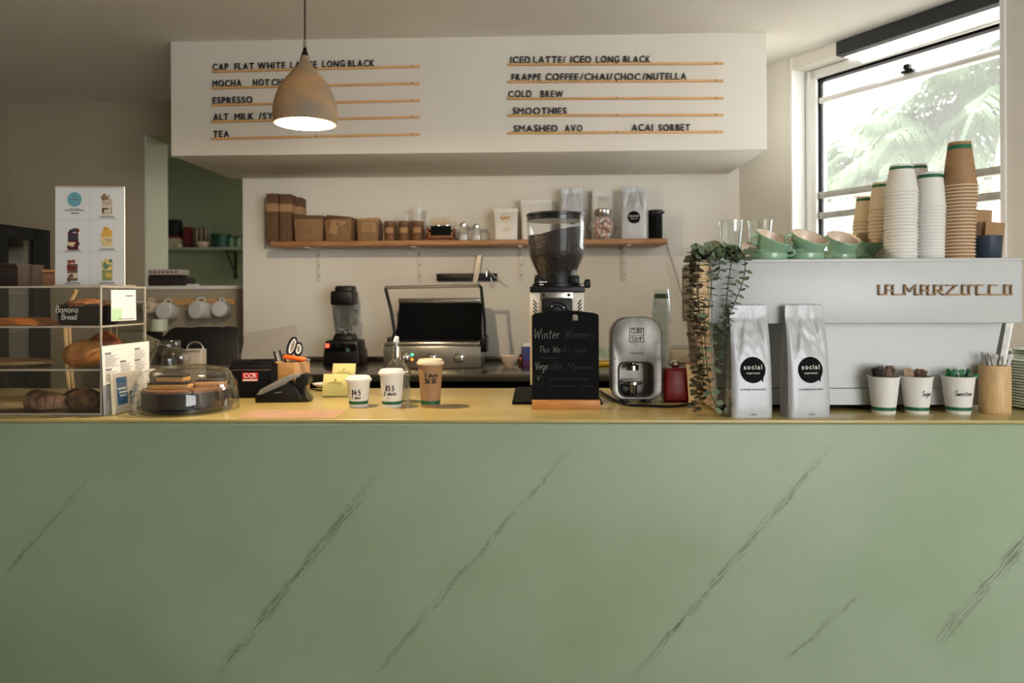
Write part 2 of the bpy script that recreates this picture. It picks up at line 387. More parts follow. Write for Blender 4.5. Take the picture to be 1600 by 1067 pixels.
# street front behind the viewer: piers, a low wall and a wide open shopfront
FX0, FX1 = 1.45, 4.6
g = G(); g.box(((XL + FX0) / 2, YF - .06, CEIL / 2), (FX0 - XL, .12, CEIL)); g.box(((FX1 + pF.x) / 2, YF - .06, CEIL / 2), (pF.x - FX1, .12, CEIL))
g.box(((FX0 + FX1) / 2, YF - .06, .2), (FX1 - FX0, .12, .4)); g.box(((FX0 + FX1) / 2, YF - .06, CEIL - .1), (FX1 - FX0, .12, .2)); struct(g.obj('wall_front', M_wall))
kl = bpy.data.lights.new('kitchen_fill_light', 'AREA'); kl.size = .5; kl.energy = 3.5; kl.color = (1, .93, .82)  # unseen fill light added beyond the pass-through to brighten its jamb
ko_ = bpy.data.objects.new('kitchen_fill_light', kl); COL.objects.link(ko_); ko_.location = (-1.35, 5.95, 2.75)
portal('shopfront_portal', ((FX0 + FX1) / 2, YF - .02, 1.5), (PI / 2, 0, 0), FX1 - FX0, 2.2)
# window wall
ta = RW(1236, 300)[0]; tb = RW(1589, 300, .12)[0]; ZS = 1.60
g = G(); rwbox(g, -.1, ta, 0, .2, 0, CEIL); rwbox(g, ta, tb, 0, .2, 0, ZS); rwbox(g, tb + .02, tF + .1, 0, .2, 0, CEIL); struct(g.obj('wall_right', M_wall))
g = G(); rwbox(g, ta - .004, ta + .012, -.004, .2, ZS, CEIL); rwbox(g, tb, tb + .02, -.01, .2, ZS, CEIL); rwbox(g, ta, tb, -.03, .2, ZS - .03, ZS); struct(g.obj('trim_window', M_trimw))
OF = .10
def zrw(px, py): return RW(px, py, OF)[1]
t0, t1 = RW(1259, 300, OF)[0], tb
zh0, zh1 = zrw(1278, 122), zrw(1278, 108)
g = G(); rwbox(g, t0, t0 + .07, OF, OF + .09, ZS, zh1, .004); rwbox(g, t0 + .022, t0 + .032, OF - .008, OF, ZS, zh1); rwbox(g, t1 - .03, t1, OF, OF + .09, ZS, zh1, .004); rwbox(g, t0, t1, OF, OF + .09, zh0, zh1, .004)
rwbox(g, t0, t1, OF, OF + .09, ZS, ZS + .04, .004)
win = struct(g.obj('window_1', M_trimw))
tg0 = t0 + .07
g = G(); rwbox(g, tg0 - .004, tg0 + .012, OF + .02, OF + .05, ZS + .04, zh0); rwbox(g, tg0, t1 - .03, OF + .015, OF + .06, zh0 - .014, zh0 + .01); g.obj('gasket', M_blackm, win)
zt = zrw(1280, 157)
g = G(); rwbox(g, tg0 + .012, t1 - .03, OF + .01, OF + .06, zt - .014, zt + .016, .003); g.obj('transom', M_trimw, win)
for py in (305, 337):
    z = zrw(1280, py); g = G(); rwbox(g, tg0 + .012, t1 - .03, OF + .005, OF + .06, z - .018, z + .018, .004); g.obj('sash_rail', M_alu, win)
g = G(); rwbox(g, tg0 + .012, t1 - .03, OF + .035, OF + .039, ZS + .04, zh0 - .03); g.obj('glass_pane', M_pane, win)
tl, zl = RW(1418, 111, OF)
g = G(); rwbox(g, tl - .03, tl + .03, OF - .01, OF + .02, zt + .016, zt + .03, .003); rwbox(g, tl - .012, tl + .018, OF - .02, OF + .01, zt + .03, zt + .055, .004); g.obj('latch', M_black, win)
# strip above the window head
g = G(); te = RW(1326, 60, OF)[0]; rwbox(g, t0 - .03, te, .0, .19, zh1 + .005, CEIL - .001); struct(g.obj('trim_infill', M_wall))
g = G(); rwbox(g, te, tF * .6, .0, .05, CEIL - .075, CEIL - .001); struct(g.obj('trim_fascia', mat('dark_fascia', (52, 54, 56), .7)))
pc = C0 + TD * ((ta + tb) / 2) + ON * .25
po = portal('window_portal', (pc.x, pc.y, (ZS + CEIL) / 2), (0, 0, 0), tb - ta, CEIL - ZS)
po.rotation_euler = (-ON).to_track_quat('-Z', 'Z').to_euler()
# bulkhead with the menu
YM = 3.75
bx0, bx1 = W(267, 150, YM).x, W(1198, 150, YM).x; bz0 = W(735, 238.5, YM).z
g = G(); g.box(((bx0 + bx1) / 2, (YM + YB) / 2, (bz0 + CEIL) / 2), (bx1 - bx0, YB - YM, CEIL - bz0), .002); struct(g.obj('wall_bulkhead', M_wall))
ROWS = [
 ((332.9, 112, 656, 103.8), [('CAP', 334, 358), ('FLAT', 368, 398), ('WHITE', 404, 447), ('LATTE', 455, 496), ('LONG', 505, 540), ('BLACK', 545, 586)], 'topmost rail at the pendant side, reading CAP FLAT WHITE'),
 ((332, 137.9, 656, 130.2), [('MOCHA', 334, 379), ('HOT', 397, 422), ('CHOC', 426, 463)], 'rail with black letters starting MOCHA'),
 ((332.5, 164.3, 656, 156.9), [('ESPRESSO', 334, 395.6)], 'rail with black letters reading ESPRESSO'),
 ((332, 190.2, 656, 182.7), [('ALT', 335, 358), ('MILK', 368, 398), ('/SYRUP', 406, 456)], 'rail with black letters starting ALT MILK'),
 ((332, 216.8, 656, 209.7), [('TEA', 335, 359.5)], 'rail with black letters reading TEA'),
 ((793.9, 101, 1129.5, 99.2), [('ICED', 798, 829), ('LATTE/', 834, 884), ('ICED', 891.7, 924), ('LONG', 931.6, 967.6), ('BLACK', 974, 1016)], 'rail with black letters starting ICED LATTE'),
 ((793.9, 128, 1129.5, 126.3), [('FRAPPE', 800, 845.7), ('COFFEE', 853, 904), ('/CHAI/', 907, 957), ('CHOC', 960, 1000), ('/NUTELLA', 1004, 1072)], 'rail with black letters starting FRAPPE COFFEE'),
 ((793.9, 154.1, 1129.5, 153.6), [('COLD', 795, 831), ('BREW', 845, 880)], 'rail with black letters reading COLD BREW'),
 ((793.9, 180.3, 1129.5, 179.7), [('SMOOTHIES', 801.7, 885.6)], 'rail with black letters reading SMOOTHIES'),
 ((793.9, 207.9, 1129.5, 205.9), [('SMASHED', 803, 871.5), ('AVO', 882.8, 910), ('ACAI', 987, 1020), ('SORBET', 1029, 1077.7)], 'rail with black letters starting SMASHED AVO')]
for (x0, y0, x1, y1), ws, lab in ROWS:
    a, b = W(x0, y0, YM), W(x1, y1, YM); L = b.x - a.x; sl = (b.z - a.z) / L
    r = thing('menu_rail', 'thin timber ' + lab, 'menu rail', (a.x, YM, a.z), 0, 'timber letter rails on the menu bulkhead')
    g = G(); g.M = Matrix.Rotation(-math.atan(sl), 4, 'Y'); g.box((L / 2, -.008, -.002), (L, .016, .011), .0015); g.obj('batten', M_rail, r)
    for fr in (.505, .963):
        g = G(); g.box((L * fr, -.0165, sl * L * fr - .001), (.006, .002, .006), .0005); g.obj('pin', M_blackm, r)
    for wd_, p0, p1 in ws:
        u0, u1 = W(p0, y0, YM).x - a.x, W(p1, y0, YM).x - a.x; h = .034; k = h / .70
        nat = sum(glyph(c)[2] for c in wd_) * k; gap = (u1 - u0 - nat) / max(1, len(wd_) - 1); ks = 1
        gmin = .0068
        if gap < gmin and len(wd_) > 1: ks = (u1 - u0 - gmin * (len(wd_) - 1)) / nat; gap = gmin
        x = u0
        for ch in wd_:
            vs, fs, w = glyph(ch); dz = random.uniform(-.0012, .0012)
            g = G(); zb = sl * (x + w * k / 2) + .004 + dz
            g.add([(x + v.x * k * ks, -.011 + v.z * .006, zb + v.y * k) for v in vs], fs, False); g.obj('letter', M_ink, r)
            x += w * k * ks + gap
# ================================================================== COUNTER AND BENCH
YC0, YC1 = 2.37, 3.16
def counter_front():
    mt = bpy.data.materials.new('green_plaster'); mt.use_nodes = True; nt = mt.node_tree; b = nt.nodes['Principled BSDF']; N = nt.nodes.new; Lk = nt.links.new
    b.inputs['Roughness'].default_value = .5
    def mth(op, a, c=None, d=None):
        n = N('ShaderNodeMath'); n.operation = op
        for i, v in enumerate((a, c, d)):
            if v is None: continue
            if isinstance(v, (int, float)): n.inputs[i].default_value = v
            else: Lk(v, n.inputs[i])
        return n.outputs[0]
    tc = N('ShaderNodeTexCoord'); sp = N('ShaderNodeSeparateXYZ'); Lk(tc.outputs['Object'], sp.inputs[0]); X, Z = sp.outputs['X'], sp.outputs['Z']
    def nz(scale, det=4, off=0):
        n = N('ShaderNodeTexNoise'); n.inputs['Scale'].default_value = scale; n.inputs['Detail'].default_value = det
        mp = N('ShaderNodeMapping'); mp.inputs['Location'].default_value = (off, off, off); Lk(tc.outputs['Object'], mp.inputs[0]); Lk(mp.outputs[0], n.inputs[0]); return n.outputs['Fac']
    n1, n2, n3, n4 = nz(9, 5), nz(60, 6, 3), nz(1.6, 4, 7), nz(26, 8, 11)
    tot = None
    for (x0, y0, x1, y1, w, s) in ((150, 735, 0, 905, .011, .7), (610, 715, 335, 1062, .022, .9), (905, 685, 580, 1060, .013, .75), (1320, 672, 985, 1065, .016, .85), (1355, 918, 1225, 1035, .012, .7), (1640, 800, 1465, 1005, .028, .9)):
        a, e = W(x0, y0, YC0), W(x1, y1, YC0); dx, dz = e.x - a.x, e.z - a.z; L = math.hypot(dx, dz); dx /= L; dz /= L
        rx, rz = mth('SUBTRACT', X, a.x), mth('SUBTRACT', Z, a.z)
        t = mth('ADD', mth('MULTIPLY', rx, dx), mth('MULTIPLY', rz, dz)); d = mth('ADD', mth('MULTIPLY', rx, -dz), mth('MULTIPLY', rz, dx))
        d = mth('ADD', d, mth('MULTIPLY', mth('SUBTRACT', n1, .5), .018)); d = mth('ADD', d, mth('MULTIPLY', mth('SUBTRACT', n4, .5), .016)); ds = d; d = mth('ABSOLUTE', d)
        cv = N('ShaderNodeCombineXYZ'); Lk(mth('MULTIPLY', t, 9), cv.inputs[0]); Lk(mth('MULTIPLY', ds, 170), cv.inputs[1]); cv.inputs[2].default_value = x0
        sn = N('ShaderNodeTexNoise'); sn.inputs['Scale'].default_value = 1; sn.inputs['Detail'].default_value = 5; Lk(cv.outputs[0], sn.inputs[0])
        sr = N('ShaderNodeMapRange'); sr.inputs[1].default_value = .42; sr.inputs[2].default_value = .60; Lk(sn.outputs['Fac'], sr.inputs[0])
        band = N('ShaderNodeMapRange'); band.inputs[1].default_value = w; band.inputs[2].default_value = w * .2; Lk(d, band.inputs[0])
        e1 = N('ShaderNodeMapRange'); e1.inputs[1].default_value = 0; e1.inputs[2].default_value = L * .25; Lk(t, e1.inputs[0])
        e2 = N('ShaderNodeMapRange'); e2.inputs[1].default_value = L * 1.05; e2.inputs[2].default_value = L * .85; Lk(t, e2.inputs[0])
        v = mth('MULTIPLY', mth('MULTIPLY', mth('MULTIPLY', band.outputs[0], sr.outputs[0]), s), mth('MULTIPLY', e1.outputs[0], e2.outputs[0]))
        tot = v if tot is None else mth('MAXIMUM', tot, v)
    br = N('ShaderNodeMapRange'); br.inputs[1].default_value = .28; br.inputs[2].default_value = .5; Lk(n2, br.inputs[0])
    crack = mth('MULTIPLY', tot, br.outputs[0])
    mx = N('ShaderNodeMix'); mx.data_type = 'RGBA'; mx.inputs['A'].default_value = rgb(154, 170, 144); mx.inputs['B'].default_value = rgb(140, 157, 126)
    mr = N('ShaderNodeMapRange'); mr.inputs[1].default_value = .35; mr.inputs[2].default_value = .65; Lk(n3, mr.inputs[0]); Lk(mr.outputs[0], mx.inputs['Factor'])
    m2 = N('ShaderNodeMix'); m2.data_type = 'RGBA'; m2.inputs['B'].default_value = rgb(88, 104, 74); Lk(crack, m2.inputs['Factor']); Lk(mx.outputs['Result'], m2.inputs['A'])
    Lk(m2.outputs['Result'], b.inputs['Base Color'])
    bp = N('ShaderNodeBump'); bp.inputs['Strength'].default_value = .3; bp.inputs['Distance'].default_value = .003
    hgt = mth('SUBTRACT', mth('MULTIPLY', n1, .3), crack); Lk(hgt, bp.inputs['Height']); Lk(bp.outputs[0], b.inputs['Normal'])
    return mt
r = thing('service_counter', 'long sage green plaster service counter with pale timber top', 'counter', (0, 0, 0))
g = G(); g.box((-.31, (YC0 + YC1) / 2, (TOP - .012) / 2), (4.58, YC1 - YC0, TOP - .012), .008, seg=3); g.obj('front_panel', counter_front(), r)
M_ctop = mat('worktop_lacquer', (188, 170, 110), .3, col2=(176, 158, 100), scale=3, coat=.25)
g = G(); g.box((-.31, (YC0 + YC1) / 2, TOP - .006), (4.59, YC1 - YC0 + .012, .012), .004, seg=3); g.obj('worktop', M_ctop, r)
r = thing('back_bench', 'long stainless steel work bench against the white back wall', 'bench', (0, 0, 0))
YE = 3.73; bxa, bxb = xb + .02, C0.x - .1
M_bench = mat('bench_steel', (120, 112, 102), .22, .9, var=.06, scale=20)
g = G(); g.box(((bxa + bxb) / 2, (YE + YB) / 2 - .002, TOP - .02), (bxb - bxa, YB - YE - .004, .04), .004); g.obj('benchtop', M_bench, r)
g = G(); g.box(((bxa + bxb) / 2, YB - .012, TOP + .012), (bxb - bxa, .02, .03), .002); g.obj('upstand', M_bench, r)
g = G(); g.box(((bxa + bxb) / 2, YB - .3, .5), (bxb - bxa, .55, 1.06)); g.obj('cabinet', M_blackm, r)
# ================================================================== PENDANT LAMP
def P3(v): return Vector((v.x, v.y, v.z))
YP = 2.6
pl = W(477, 194, YP); k = K(YP)
r = thing('pendant_lamp', 'bell-shaped turned timber pendant lamp hanging in front of the menu', 'lamp', (pl.x, YP, pl.z))
M_pend = mat('pale_turned_timber', (184, 142, 98), .65, col2=(136, 122, 102), scale=6, stretch=(1, 1, 1.7), bump=.12)
prof_o = [(48, 0), (49.7, 11), (49, 25), (44.5, 44), (35.5, 63), (24.5, 77), (15, 88), (9, 98), (7.5, 104), (7, 107)]
prof = [(a * k, b * k) for a, b in prof_o]
g = G(); sm = smooth_line(prof, 3); inner = [(max(.004, a - .005), b - (.004 if i > 3 else 0)) for i, (a, b) in enumerate(sm)]
g.lathe(sm, 48, caps=False); g.lathe([sm[0], inner[0]], 48, caps=False); g.lathe([(sm[-1][0], sm[-1][1]), (.003, sm[-1][1] + .002)], 48, caps=False); g.obj('lamp_shade', M_pend, r)
g = G(); g.lathe(inner, 48, caps=False); g.obj('lining', mat('white_lining', (244, 236, 222), .6), r)
g = G(); g.ball((0, 0, .045), .03, 3, (1, 1, 1.15)); g.lathe([(.016, .075), (.018, .09), (.018, .12)], 16); g.obj('bulb', mat('glowing_bulb', (255, 240, 215), .5, emit=(255, 226, 180, 55)), r)
g = G(); g.lathe([(.013, .235), (.012, .25), (.007, .262), (.006, .272)], 16); g.obj('cord_grip', M_black, r)
g = G(); g.lathe([(.006, .27), (.0055, .30)], 12); g.obj('ferrule', M_chrome, r)
g = G(); g.tube([(0, 0, .29), (.001, 0, .6), (0, 0, CEIL - pl.z)], .0034, 8); g.obj('cord', mat('brown_fabric_cord', (70, 48, 34), .8), r)
l = bpy.data.lights.new('pendant_light', 'POINT'); l.energy = 20; l.color = (1, .78, .52); l.shadow_soft_size = .03
lo = bpy.data.objects.new('pendant_light', l); COL.objects.link(lo); lo.parent = r; lo.location = (0, 0, .004)
# ================================================================== WALL SHELF
YS = 4.23
sa, sb = W(421, 378, YS), W(1044, 378, YS); zs = W(735, 374.5, YS).z; ths = 9 * K(YS)
r = thing('wall_shelf', 'long oiled timber shelf on white brackets across the white wall', 'shelf', ((sa.x + sb.x) / 2, YS, zs - ths))
g = G(); g.box((0, (YB - YS) / 2, ths / 2), (sb.x - sa.x, YB - YS - .002, ths), .008, seg=3); g.obj('plank', M_shelf, r)
M_brk = mat('white_bracket', (216, 211, 200), .5)
for px in (499, 656, 814, 975):
    x = W(px, 405, YB).x - r.location.x
    g = G(); g.box((x, YB - YS - .004, -.1), (.026, .006, .2), .001); g.box((x, (YB - YS) / 2, -.003), (.024, YB - YS - .03, .006), .001)
    for q in (-.035, -.1, -.165): g.mi = 1; g.M = Matrix.Translation((x, YB - YS - .008, q)) @ Matrix.Rotation(PI / 2, 4, 'X'); g.lathe([(.005, 0), (.004, .002)], 10); g.M = Matrix.Identity(4)
    g.mi = 0; g.obj('bracket', [M_brk, M_grey], r)
def onshelf(px, dy=.13): p = W(px, 375, YS + dy); return (p.x, YS + dy, zs)
ksf = K(4.36)
def bundle(px0, px1, h, label, back=.13, dz=0):
    w = (px1 - px0) * ksf; H = h * ksf
    r = thing('paper_bag_bundle', label, 'paper bags', onshelf((px0 + px1) / 2, back), random.uniform(-.05, .05), 'bundles of kraft bags on the shelf')
    g = G(); g.box((0, 0, H / 2), (w, .10, H), .004); g.obj('bags', M_kraft3, r)
    g = G()
    for q in (-.25, 0, .25): g.box((w * q, -.0505, H * .45), (.0015, .001, H * .8))
    g.obj('fold_line', M_kraft, r)
    g = G(); g.box((0, 0, H * .71), (w + .003, .104, H * .17), .003); g.obj('paper_band', M_kraft2, r)
bundle(421, 440, 76, 'tall bundle of brown kraft bags standing at the end of the shelf'); bundle(441, 460, 75, 'tall bundle of brown kraft bags second along the shelf')
bundle(463, 475, 72, 'narrow kraft bag bundle standing behind the first carton', .19)
def carton(px0, px1, h, label, style):
    w = (px1 - px0) * ksf; H = h * ksf
    r = thing('kraft_carton', label, 'carton', onshelf((px0 + px1) / 2), [.05, -.12, .06][style], 'kraft cartons on the shelf')
    g = G(); n = 8
    g.box((0, 0, H * .44), (w * .88, .13, H * .88), .006, taper=1.1); g.obj('tray', M_kraft if style else M_kraft2 if 0 else M_kraft, r)
    if style == 0: g = G(); g.box((0, 0, H * .94), (w, .145, H * .12), .004, taper=.94); g.obj('lid', M_kraft3, r)
    elif style == 1:
        g = G(); g.M = Matrix.Translation((0, 0, H * .93)) @ Matrix.Rotation(.10, 4, 'Y'); g.box((0, 0, 0), (w * .95, .13, H * .14), .003, taper=.9); g.M = Matrix.Identity(4); g.obj('lid', M_kraft3, r)
        g = G(); g.box((-.02, -.071, H * .55), (.05, .002, H * .55), .0008, rot=(0, .25, 0)); g.box((.02, -.071, H * .7), (.06, .002, .02), .0008, rot=(0, -.2, 0)); g.obj('flap', M_kraft2, r)
    else:
        g = G(); g.box((0, 0, H * .9), (w * .98, .135, H * .2), .004, taper=.93, rot=(0, -.06, 0)); g.obj('lid', M_kraft2, r)
        g = G(); g.box((.005, -.07, H * .62), (w * .62, .002, H * .42), .0005); g.obj('label', M_kraft2, r)
        g = G()
        for q in range(5): g.box((.005, -.0715, H * (.5 + q * .055)), (w * (.5 - .06 * (q % 3)), .0008, .002))
        g.obj('print', M_kraft3, r)
carton(463, 510, 41, 'lidded brown carton beside the tall kraft bags', 0); carton(512, 557, 40, 'crumpled brown carton with a loose flap, middle of three', 1); carton(560, 595, 36, 'brown carton with a printed label beside the wooden canisters', 2)
def stick(g, x, y, z0, z1, w=.006, lean=0, leany=0, th=.0015):
    g.box((x + lean * (z1 - z0) / 2, y + leany * (z1 - z0) / 2, (z0 + z1) / 2), (w, th, z1 - z0), .0006, rot=(-leany, lean, random.uniform(-.4, .4)))
M_can = mat('canister_timber', (122, 84, 50), .6, col2=(86, 56, 32), scale=10, stretch=(1, 1, 6))
for px, lab, n in ((610, 'wooden canister of straws nearest the cartons', 3), (632, 'wooden canister packed with white straws, middle of three', 8), (653, 'wooden canister holding tall white spoons beside the small rack', 0)):
    r = thing('wooden_canister', lab, 'canister', onshelf(px), 0, 'wooden canisters on the shelf')
    R, H = 9.6 * ksf, 32 * ksf
    g = G(); g.lathe([(R * .96, 0), (R, .003), (R, H - .002), (R * .93, H), (R * .86, H - .002), (R * .86, .01), (.002, .008)], 28); g.obj('body', M_can, r)
    g = G(); f = lambda a, z: (R * 1.01 * math.sin(a), -R * 1.01 * math.cos(a), z); vs = [f(-.7 + 1.4 * i / 10, z) for z in (H * .42, H * .68) for i in range(11)]
    g.add(vs, [(i, i + 1, i + 12, i + 11) for i in range(10)]); g.obj('label', M_kraft2, r)
    for i in range(n or 6):
        a = i * 2.4; x, y = R * .55 * math.cos(a), R * .55 * math.sin(a)
        if n: s = G(); s.tube([(x * .6, y * .6, .02), (x, y, H + .03 + .006 * (i % 3))], .003, 8); o = s.obj('paper_straw', M_paperw)
        else:
            s = G(); s.tube([(x * .5, y * .5, .02), (x * .7, y * .7, H + .045)], .0032, 6); s.ball((x * .7, y * .7, H + .065), .011, 2, (1, .35, 2)); o = s.obj('white_spoon', M_paperw)
        o.location = r.location
        tag(o, ('white paper straw standing in the ' if n else 'white spoon standing in the ') + {3: 'canister nearest the cartons', 8: 'full middle wooden canister', 0: 'last wooden canister by the small rack'}[n], 'straw' if n else 'spoon', 'utensils in the canister by the ' + ('cartons' if n == 3 else 'middle' if n == 8 else 'rack'))
# small wooden rack with a jar of sticks and a black label
r = thing('tasting_rack', 'small wooden crate with a black label holding two jars', 'crate', onshelf(690)); wv = 44 * ksf
g = G(); H = 20 * ksf
g.box((0, 0, .005), (wv, .1, .01), .002); g.box((-wv / 2 + .005, 0, H / 2), (.01, .1, H), .002); g.box((wv / 2 - .005, 0, H / 2), (.01, .1, H), .002); g.box((0, .046, H * .6), (wv, .008, H * .8), .002); g.box((0, -.046, H * .45), (wv, .008, H * .5), .002); g.obj('crate', mat('orange_timber', (134, 74, 38), .5, var=.2, scale=12), r)
g = G(); g.box((.002, -.0515, H * .8), (wv * .72, .003, H * .75), .001); g.obj('label', M_blackm, r)
for i, q in enumerate((-.022, .032)):
    j = thing('sugar_jar', ('small glass jar with a shiny lid, crate side nearest the canisters', 'small glass jar with a shiny lid, crate side nearest the shakers')[i], 'jar', (r.location.x + q, r.location.y, zs + .011), 0, 'jars in the small crate')
    g = G(); g.lathe([(.022, 0), (.024, .004), (.024, .06), (.02, .068)], 20); g.obj('body', M_glass, j)
    g = G(); g.lathe([(.022, .066), (.024, .07), (.024, .084), (.02, .088)], 20); g.obj('lid', M_chrome, j)
for i in range(12):
    g = G(); stick(g, -.045 + i * .007, .022, .012, .135 + .008 * (i % 3), .004, lean=(i - 6) * .02)
    tag(g.obj('wooden_stirrer', M_bamboo, loc=r.location), 'wooden stirrer standing at the back of the small crate', 'stirrer', 'stirrers in the small crate')
for px, h, lab in ((724, 30, 'taller clear glass shaker beside the wooden crate'), (744, 27, 'shorter clear glass shaker between crate and white pouches')):
    r = thing('glass_shaker', lab, 'shaker', onshelf(px), 0, 'glass shakers on the shelf'); R = 8.5 * ksf; H = h * ksf
    g = G(); g.lathe([(R, 0), (R, H * .6), (R * .8, H * .75), (R * .7, H * .8)], 24); g.obj('body', M_glass, r)
    g = G(); g.lathe([(R * .72, H * .79), (R * .74, H * .9), (R * .4, H)], 20); g.obj('lid', M_chrome, r)
    g = G(); g.lathe([(R * .85, .003), (R * .85, H * .35)], 20); g.obj('sugar', M_paperw, r)
# ------------------------------------------------------------------ foil coffee bags
class Bag:
    def __init__(s, w, d, h, seed=0, topw=.9, wr=.004): s.w, s.d, s.h, s.seed, s.topw, s.wr = w, d, h, seed, topw, wr
    def hw(s, z): t = max(0, min(1, z / s.h)); return s.w / 2 * (1 - (1 - s.topw) * t ** 1.5) * (1 - .03 * math.sin(min(1, t * 6) * PI) * 0)
    def hd(s, z):
        t = max(0, min(1, z / s.h)); q = min(1, t / .9)
        return max(.003, s.d / 2 * (1 - q ** 2.6) ** .8 * (.93 + .07 * min(1, t * 12)))
    def front(s, x, z):
        t = z / s.h; q = min(1, abs(x) / s.hw(z)); base = s.hd(z) * (1 - q ** 6) ** (1 / 6) if q < 1 else 0
        w = s.wr * (.15 + 1.4 * max(0, min(1, (t - .45) / .25)) * max(.12, min(1, (1.0 - t) / .25)))
        n = noise.noise(Vector((x * 22 + s.seed * 9, z * 9, s.seed))) + .6 * noise.noise(Vector((x * 55 + z * 30, z * 26 - x * 20, s.seed + 5)))
        vfold = -.35 * max(0, 1 - abs(abs(x) / s.hw(z) - (1.15 - t) * 1.2) * 7) * max(0, min(1, (t - .42) / .2)) * max(0, min(1, (1.02 - t) / .2))
        return -(base + w * (n + vfold * 2.4) * (1 - q ** 4))
    def build(s, mt, parent):
        g = G(); nx, nz = 26, 40; vs = []; fs = []
        rows = [s.h * i / nz for i in range(nz + 1)]
        per = 2 * nx + 2 * 8
        for z in rows:
            hw = s.hw(z); ring = []
            hd = s.hd(z); edge = .985
            for i in range(nx + 1):
                x = hw * (-edge + 2 * edge * i / nx); ring.append((x, s.front(x, z), z))
            t = z / s.h; pinch = (.25 + .75 * min(1, t / .3)) * min(hd * 1.2, hw * .32) * (1 if t < .93 else 0) * min(1, t * 8)
            yf = ring[-1][1]
            for j in range(1, 8): u = j / 8; ring.append((hw * edge - pinch * math.sin(u * PI) * .7, yf * (1 - 2 * u), z))
            back = [(hw * edge * (1 - 2 * i / nx), -s.front(hw * edge * (1 - 2 * i / nx), z) * (.9 if t < .93 else 1), z) for i in range(nx + 1)]
            ring += back; yb = back[-1][1]
            for j in range(1, 8): u = j / 8; ring.append((-hw * edge + pinch * math.sin(u * PI) * .7, yb * (1 - 2 * u), z))
            vs += ring; n = len(ring)
        for r_ in range(len(rows) - 1):
            for i in range(n): i2 = (i + 1) % n; fs.append((r_ * n + i, r_ * n + i2, (r_ + 1) * n + i2, (r_ + 1) * n + i))
        fs.append(tuple(range(n - 1, -1, -1))); fs.append(tuple(len(vs) - n + i for i in range(n)))
        # small jag along the crimped top
        vs = [(x, y, z + (.0007 * math.sin(x * 330) if z > s.h * .995 else 0)) for x, y, z in vs]
        g.add(vs, fs); return g.obj('pouch', mt, parent, ang=50)
    def f(s, cx, cz, off=.0012): return lambda u, v, w=0: (cx + u, s.front(cx + u, cz + v) - off - w, cz + v)
    def disc(s, cx, cz, R, mt, parent, tail=False, name='label_disc'):
        g = G(); f = s.f(cx, cz, .0012); vs = [f(0, 0)]; fs = []; rings, n = 8, 40
        for i in range(1, rings + 1):
            for k in range(n): a = 2 * PI * k / n; vs.append(f(R * i / rings * math.cos(a), R * i / rings * math.sin(a)))
        for k in range(n): fs.append((0, 1 + k, 1 + (k + 1) % n))
        for i in range(rings - 1):
            for k in range(n): a = 1 + i * n; fs.append((a + k, a + n + k, a + n + (k + 1) % n, a + (k + 1) % n))
        if tail:
            b = len(vs); vs += [f(R * .45, -R * .5), f(R * .78, -R * .95), f(R * .85, -R * .3)]; fs.append((b, b + 1, b + 2))
        g.add(vs, fs); return g.obj(name, mt, parent)
def small_print(g, bag, cx, cz, w, n, dz, th):
    for i in range(n):
        q = w * (1 - .25 * (i % 2)); f = bag.f(cx, cz - i * dz); vs = [f(-q / 2 + q * j / 8, e) for e in (-th / 2, th / 2) for j in range(9)]
        g.add(vs, [(j, j + 1, j + 10, j + 9) for j in range(8)])
def roast_bag(px, base_py, wpx_, hpx, label, seed, loc=None, kk=None, group=None, small=False, rz=0.0, d=.085):
    p = WZ(px, base_py, TOP) if loc is None else Vector(loc); kk = kk or K(p.y)
    b = Bag(wpx_ * kk, d, hpx * kk, seed, .92, .006)
    r = thing('coffee_bag', label, 'coffee bag', (p.x, p.y + b.d / 2 * (1 if loc is None else 0), p.z), rz, group)
    b.build(M_bag, r); R = 20.2 * kk if not small else 9.7 * kk
    cz = (82 if not small else 0) * kk
    if small: cz = b.h * .42
    else: cz = b.h * .425
    b.disc(0, cz, R, M_blackm, r, True)
    g = G(); f = b.f(0, cz + R * .06, .002); g.text('social', R * .36, f, R * 1.45, .12, .0006, 'c'); f = b.f(0, cz - R * .3, .002); g.text('espresso', R * .17, f, R * 1.05, .2, .0006, 'c'); g.obj('brand_lettering', M_whiteink, r)
    if not small:
        g = G(); g.text('COFFEE ROASTERS', R * .13, b.f(0, cz - R * 1.55, .0016), R * 1.95, .2, .0004, 'c'); g.text('1 KG', R * .14, b.f(0, b.h * .022, .0016), R * .5, .2, .0004, 'c'); g.obj('small_lettering', M_ink, r)
        g = G()
        for i in range(34):
            z = random.uniform(.03, .55) * b.h; y = random.uniform(-.6, .6) * b.hd(z); q = random.uniform(.003, .006)
            hw = b.hw(z) * .985; t = z / b.h; pinch = (.25 + .75 * min(1, t / .3)) * min(b.hd(z) * 1.2, hw * .32) * min(1, t * 8); u = (y / abs(b.front(hw, z)) + 1) / 2 if abs(b.front(hw, z)) > 1e-4 else .5
            x = -(hw - pinch * math.sin(max(0, min(1, u)) * PI) * .7) - .002
            g.add([(x, y - q / 2, z - q / 2), (x, y + q / 2, z - q), (x, y + q / 3, z + q)], [(0, 1, 2)])
        g.obj('side_pattern', M_greymark, r)
    return r
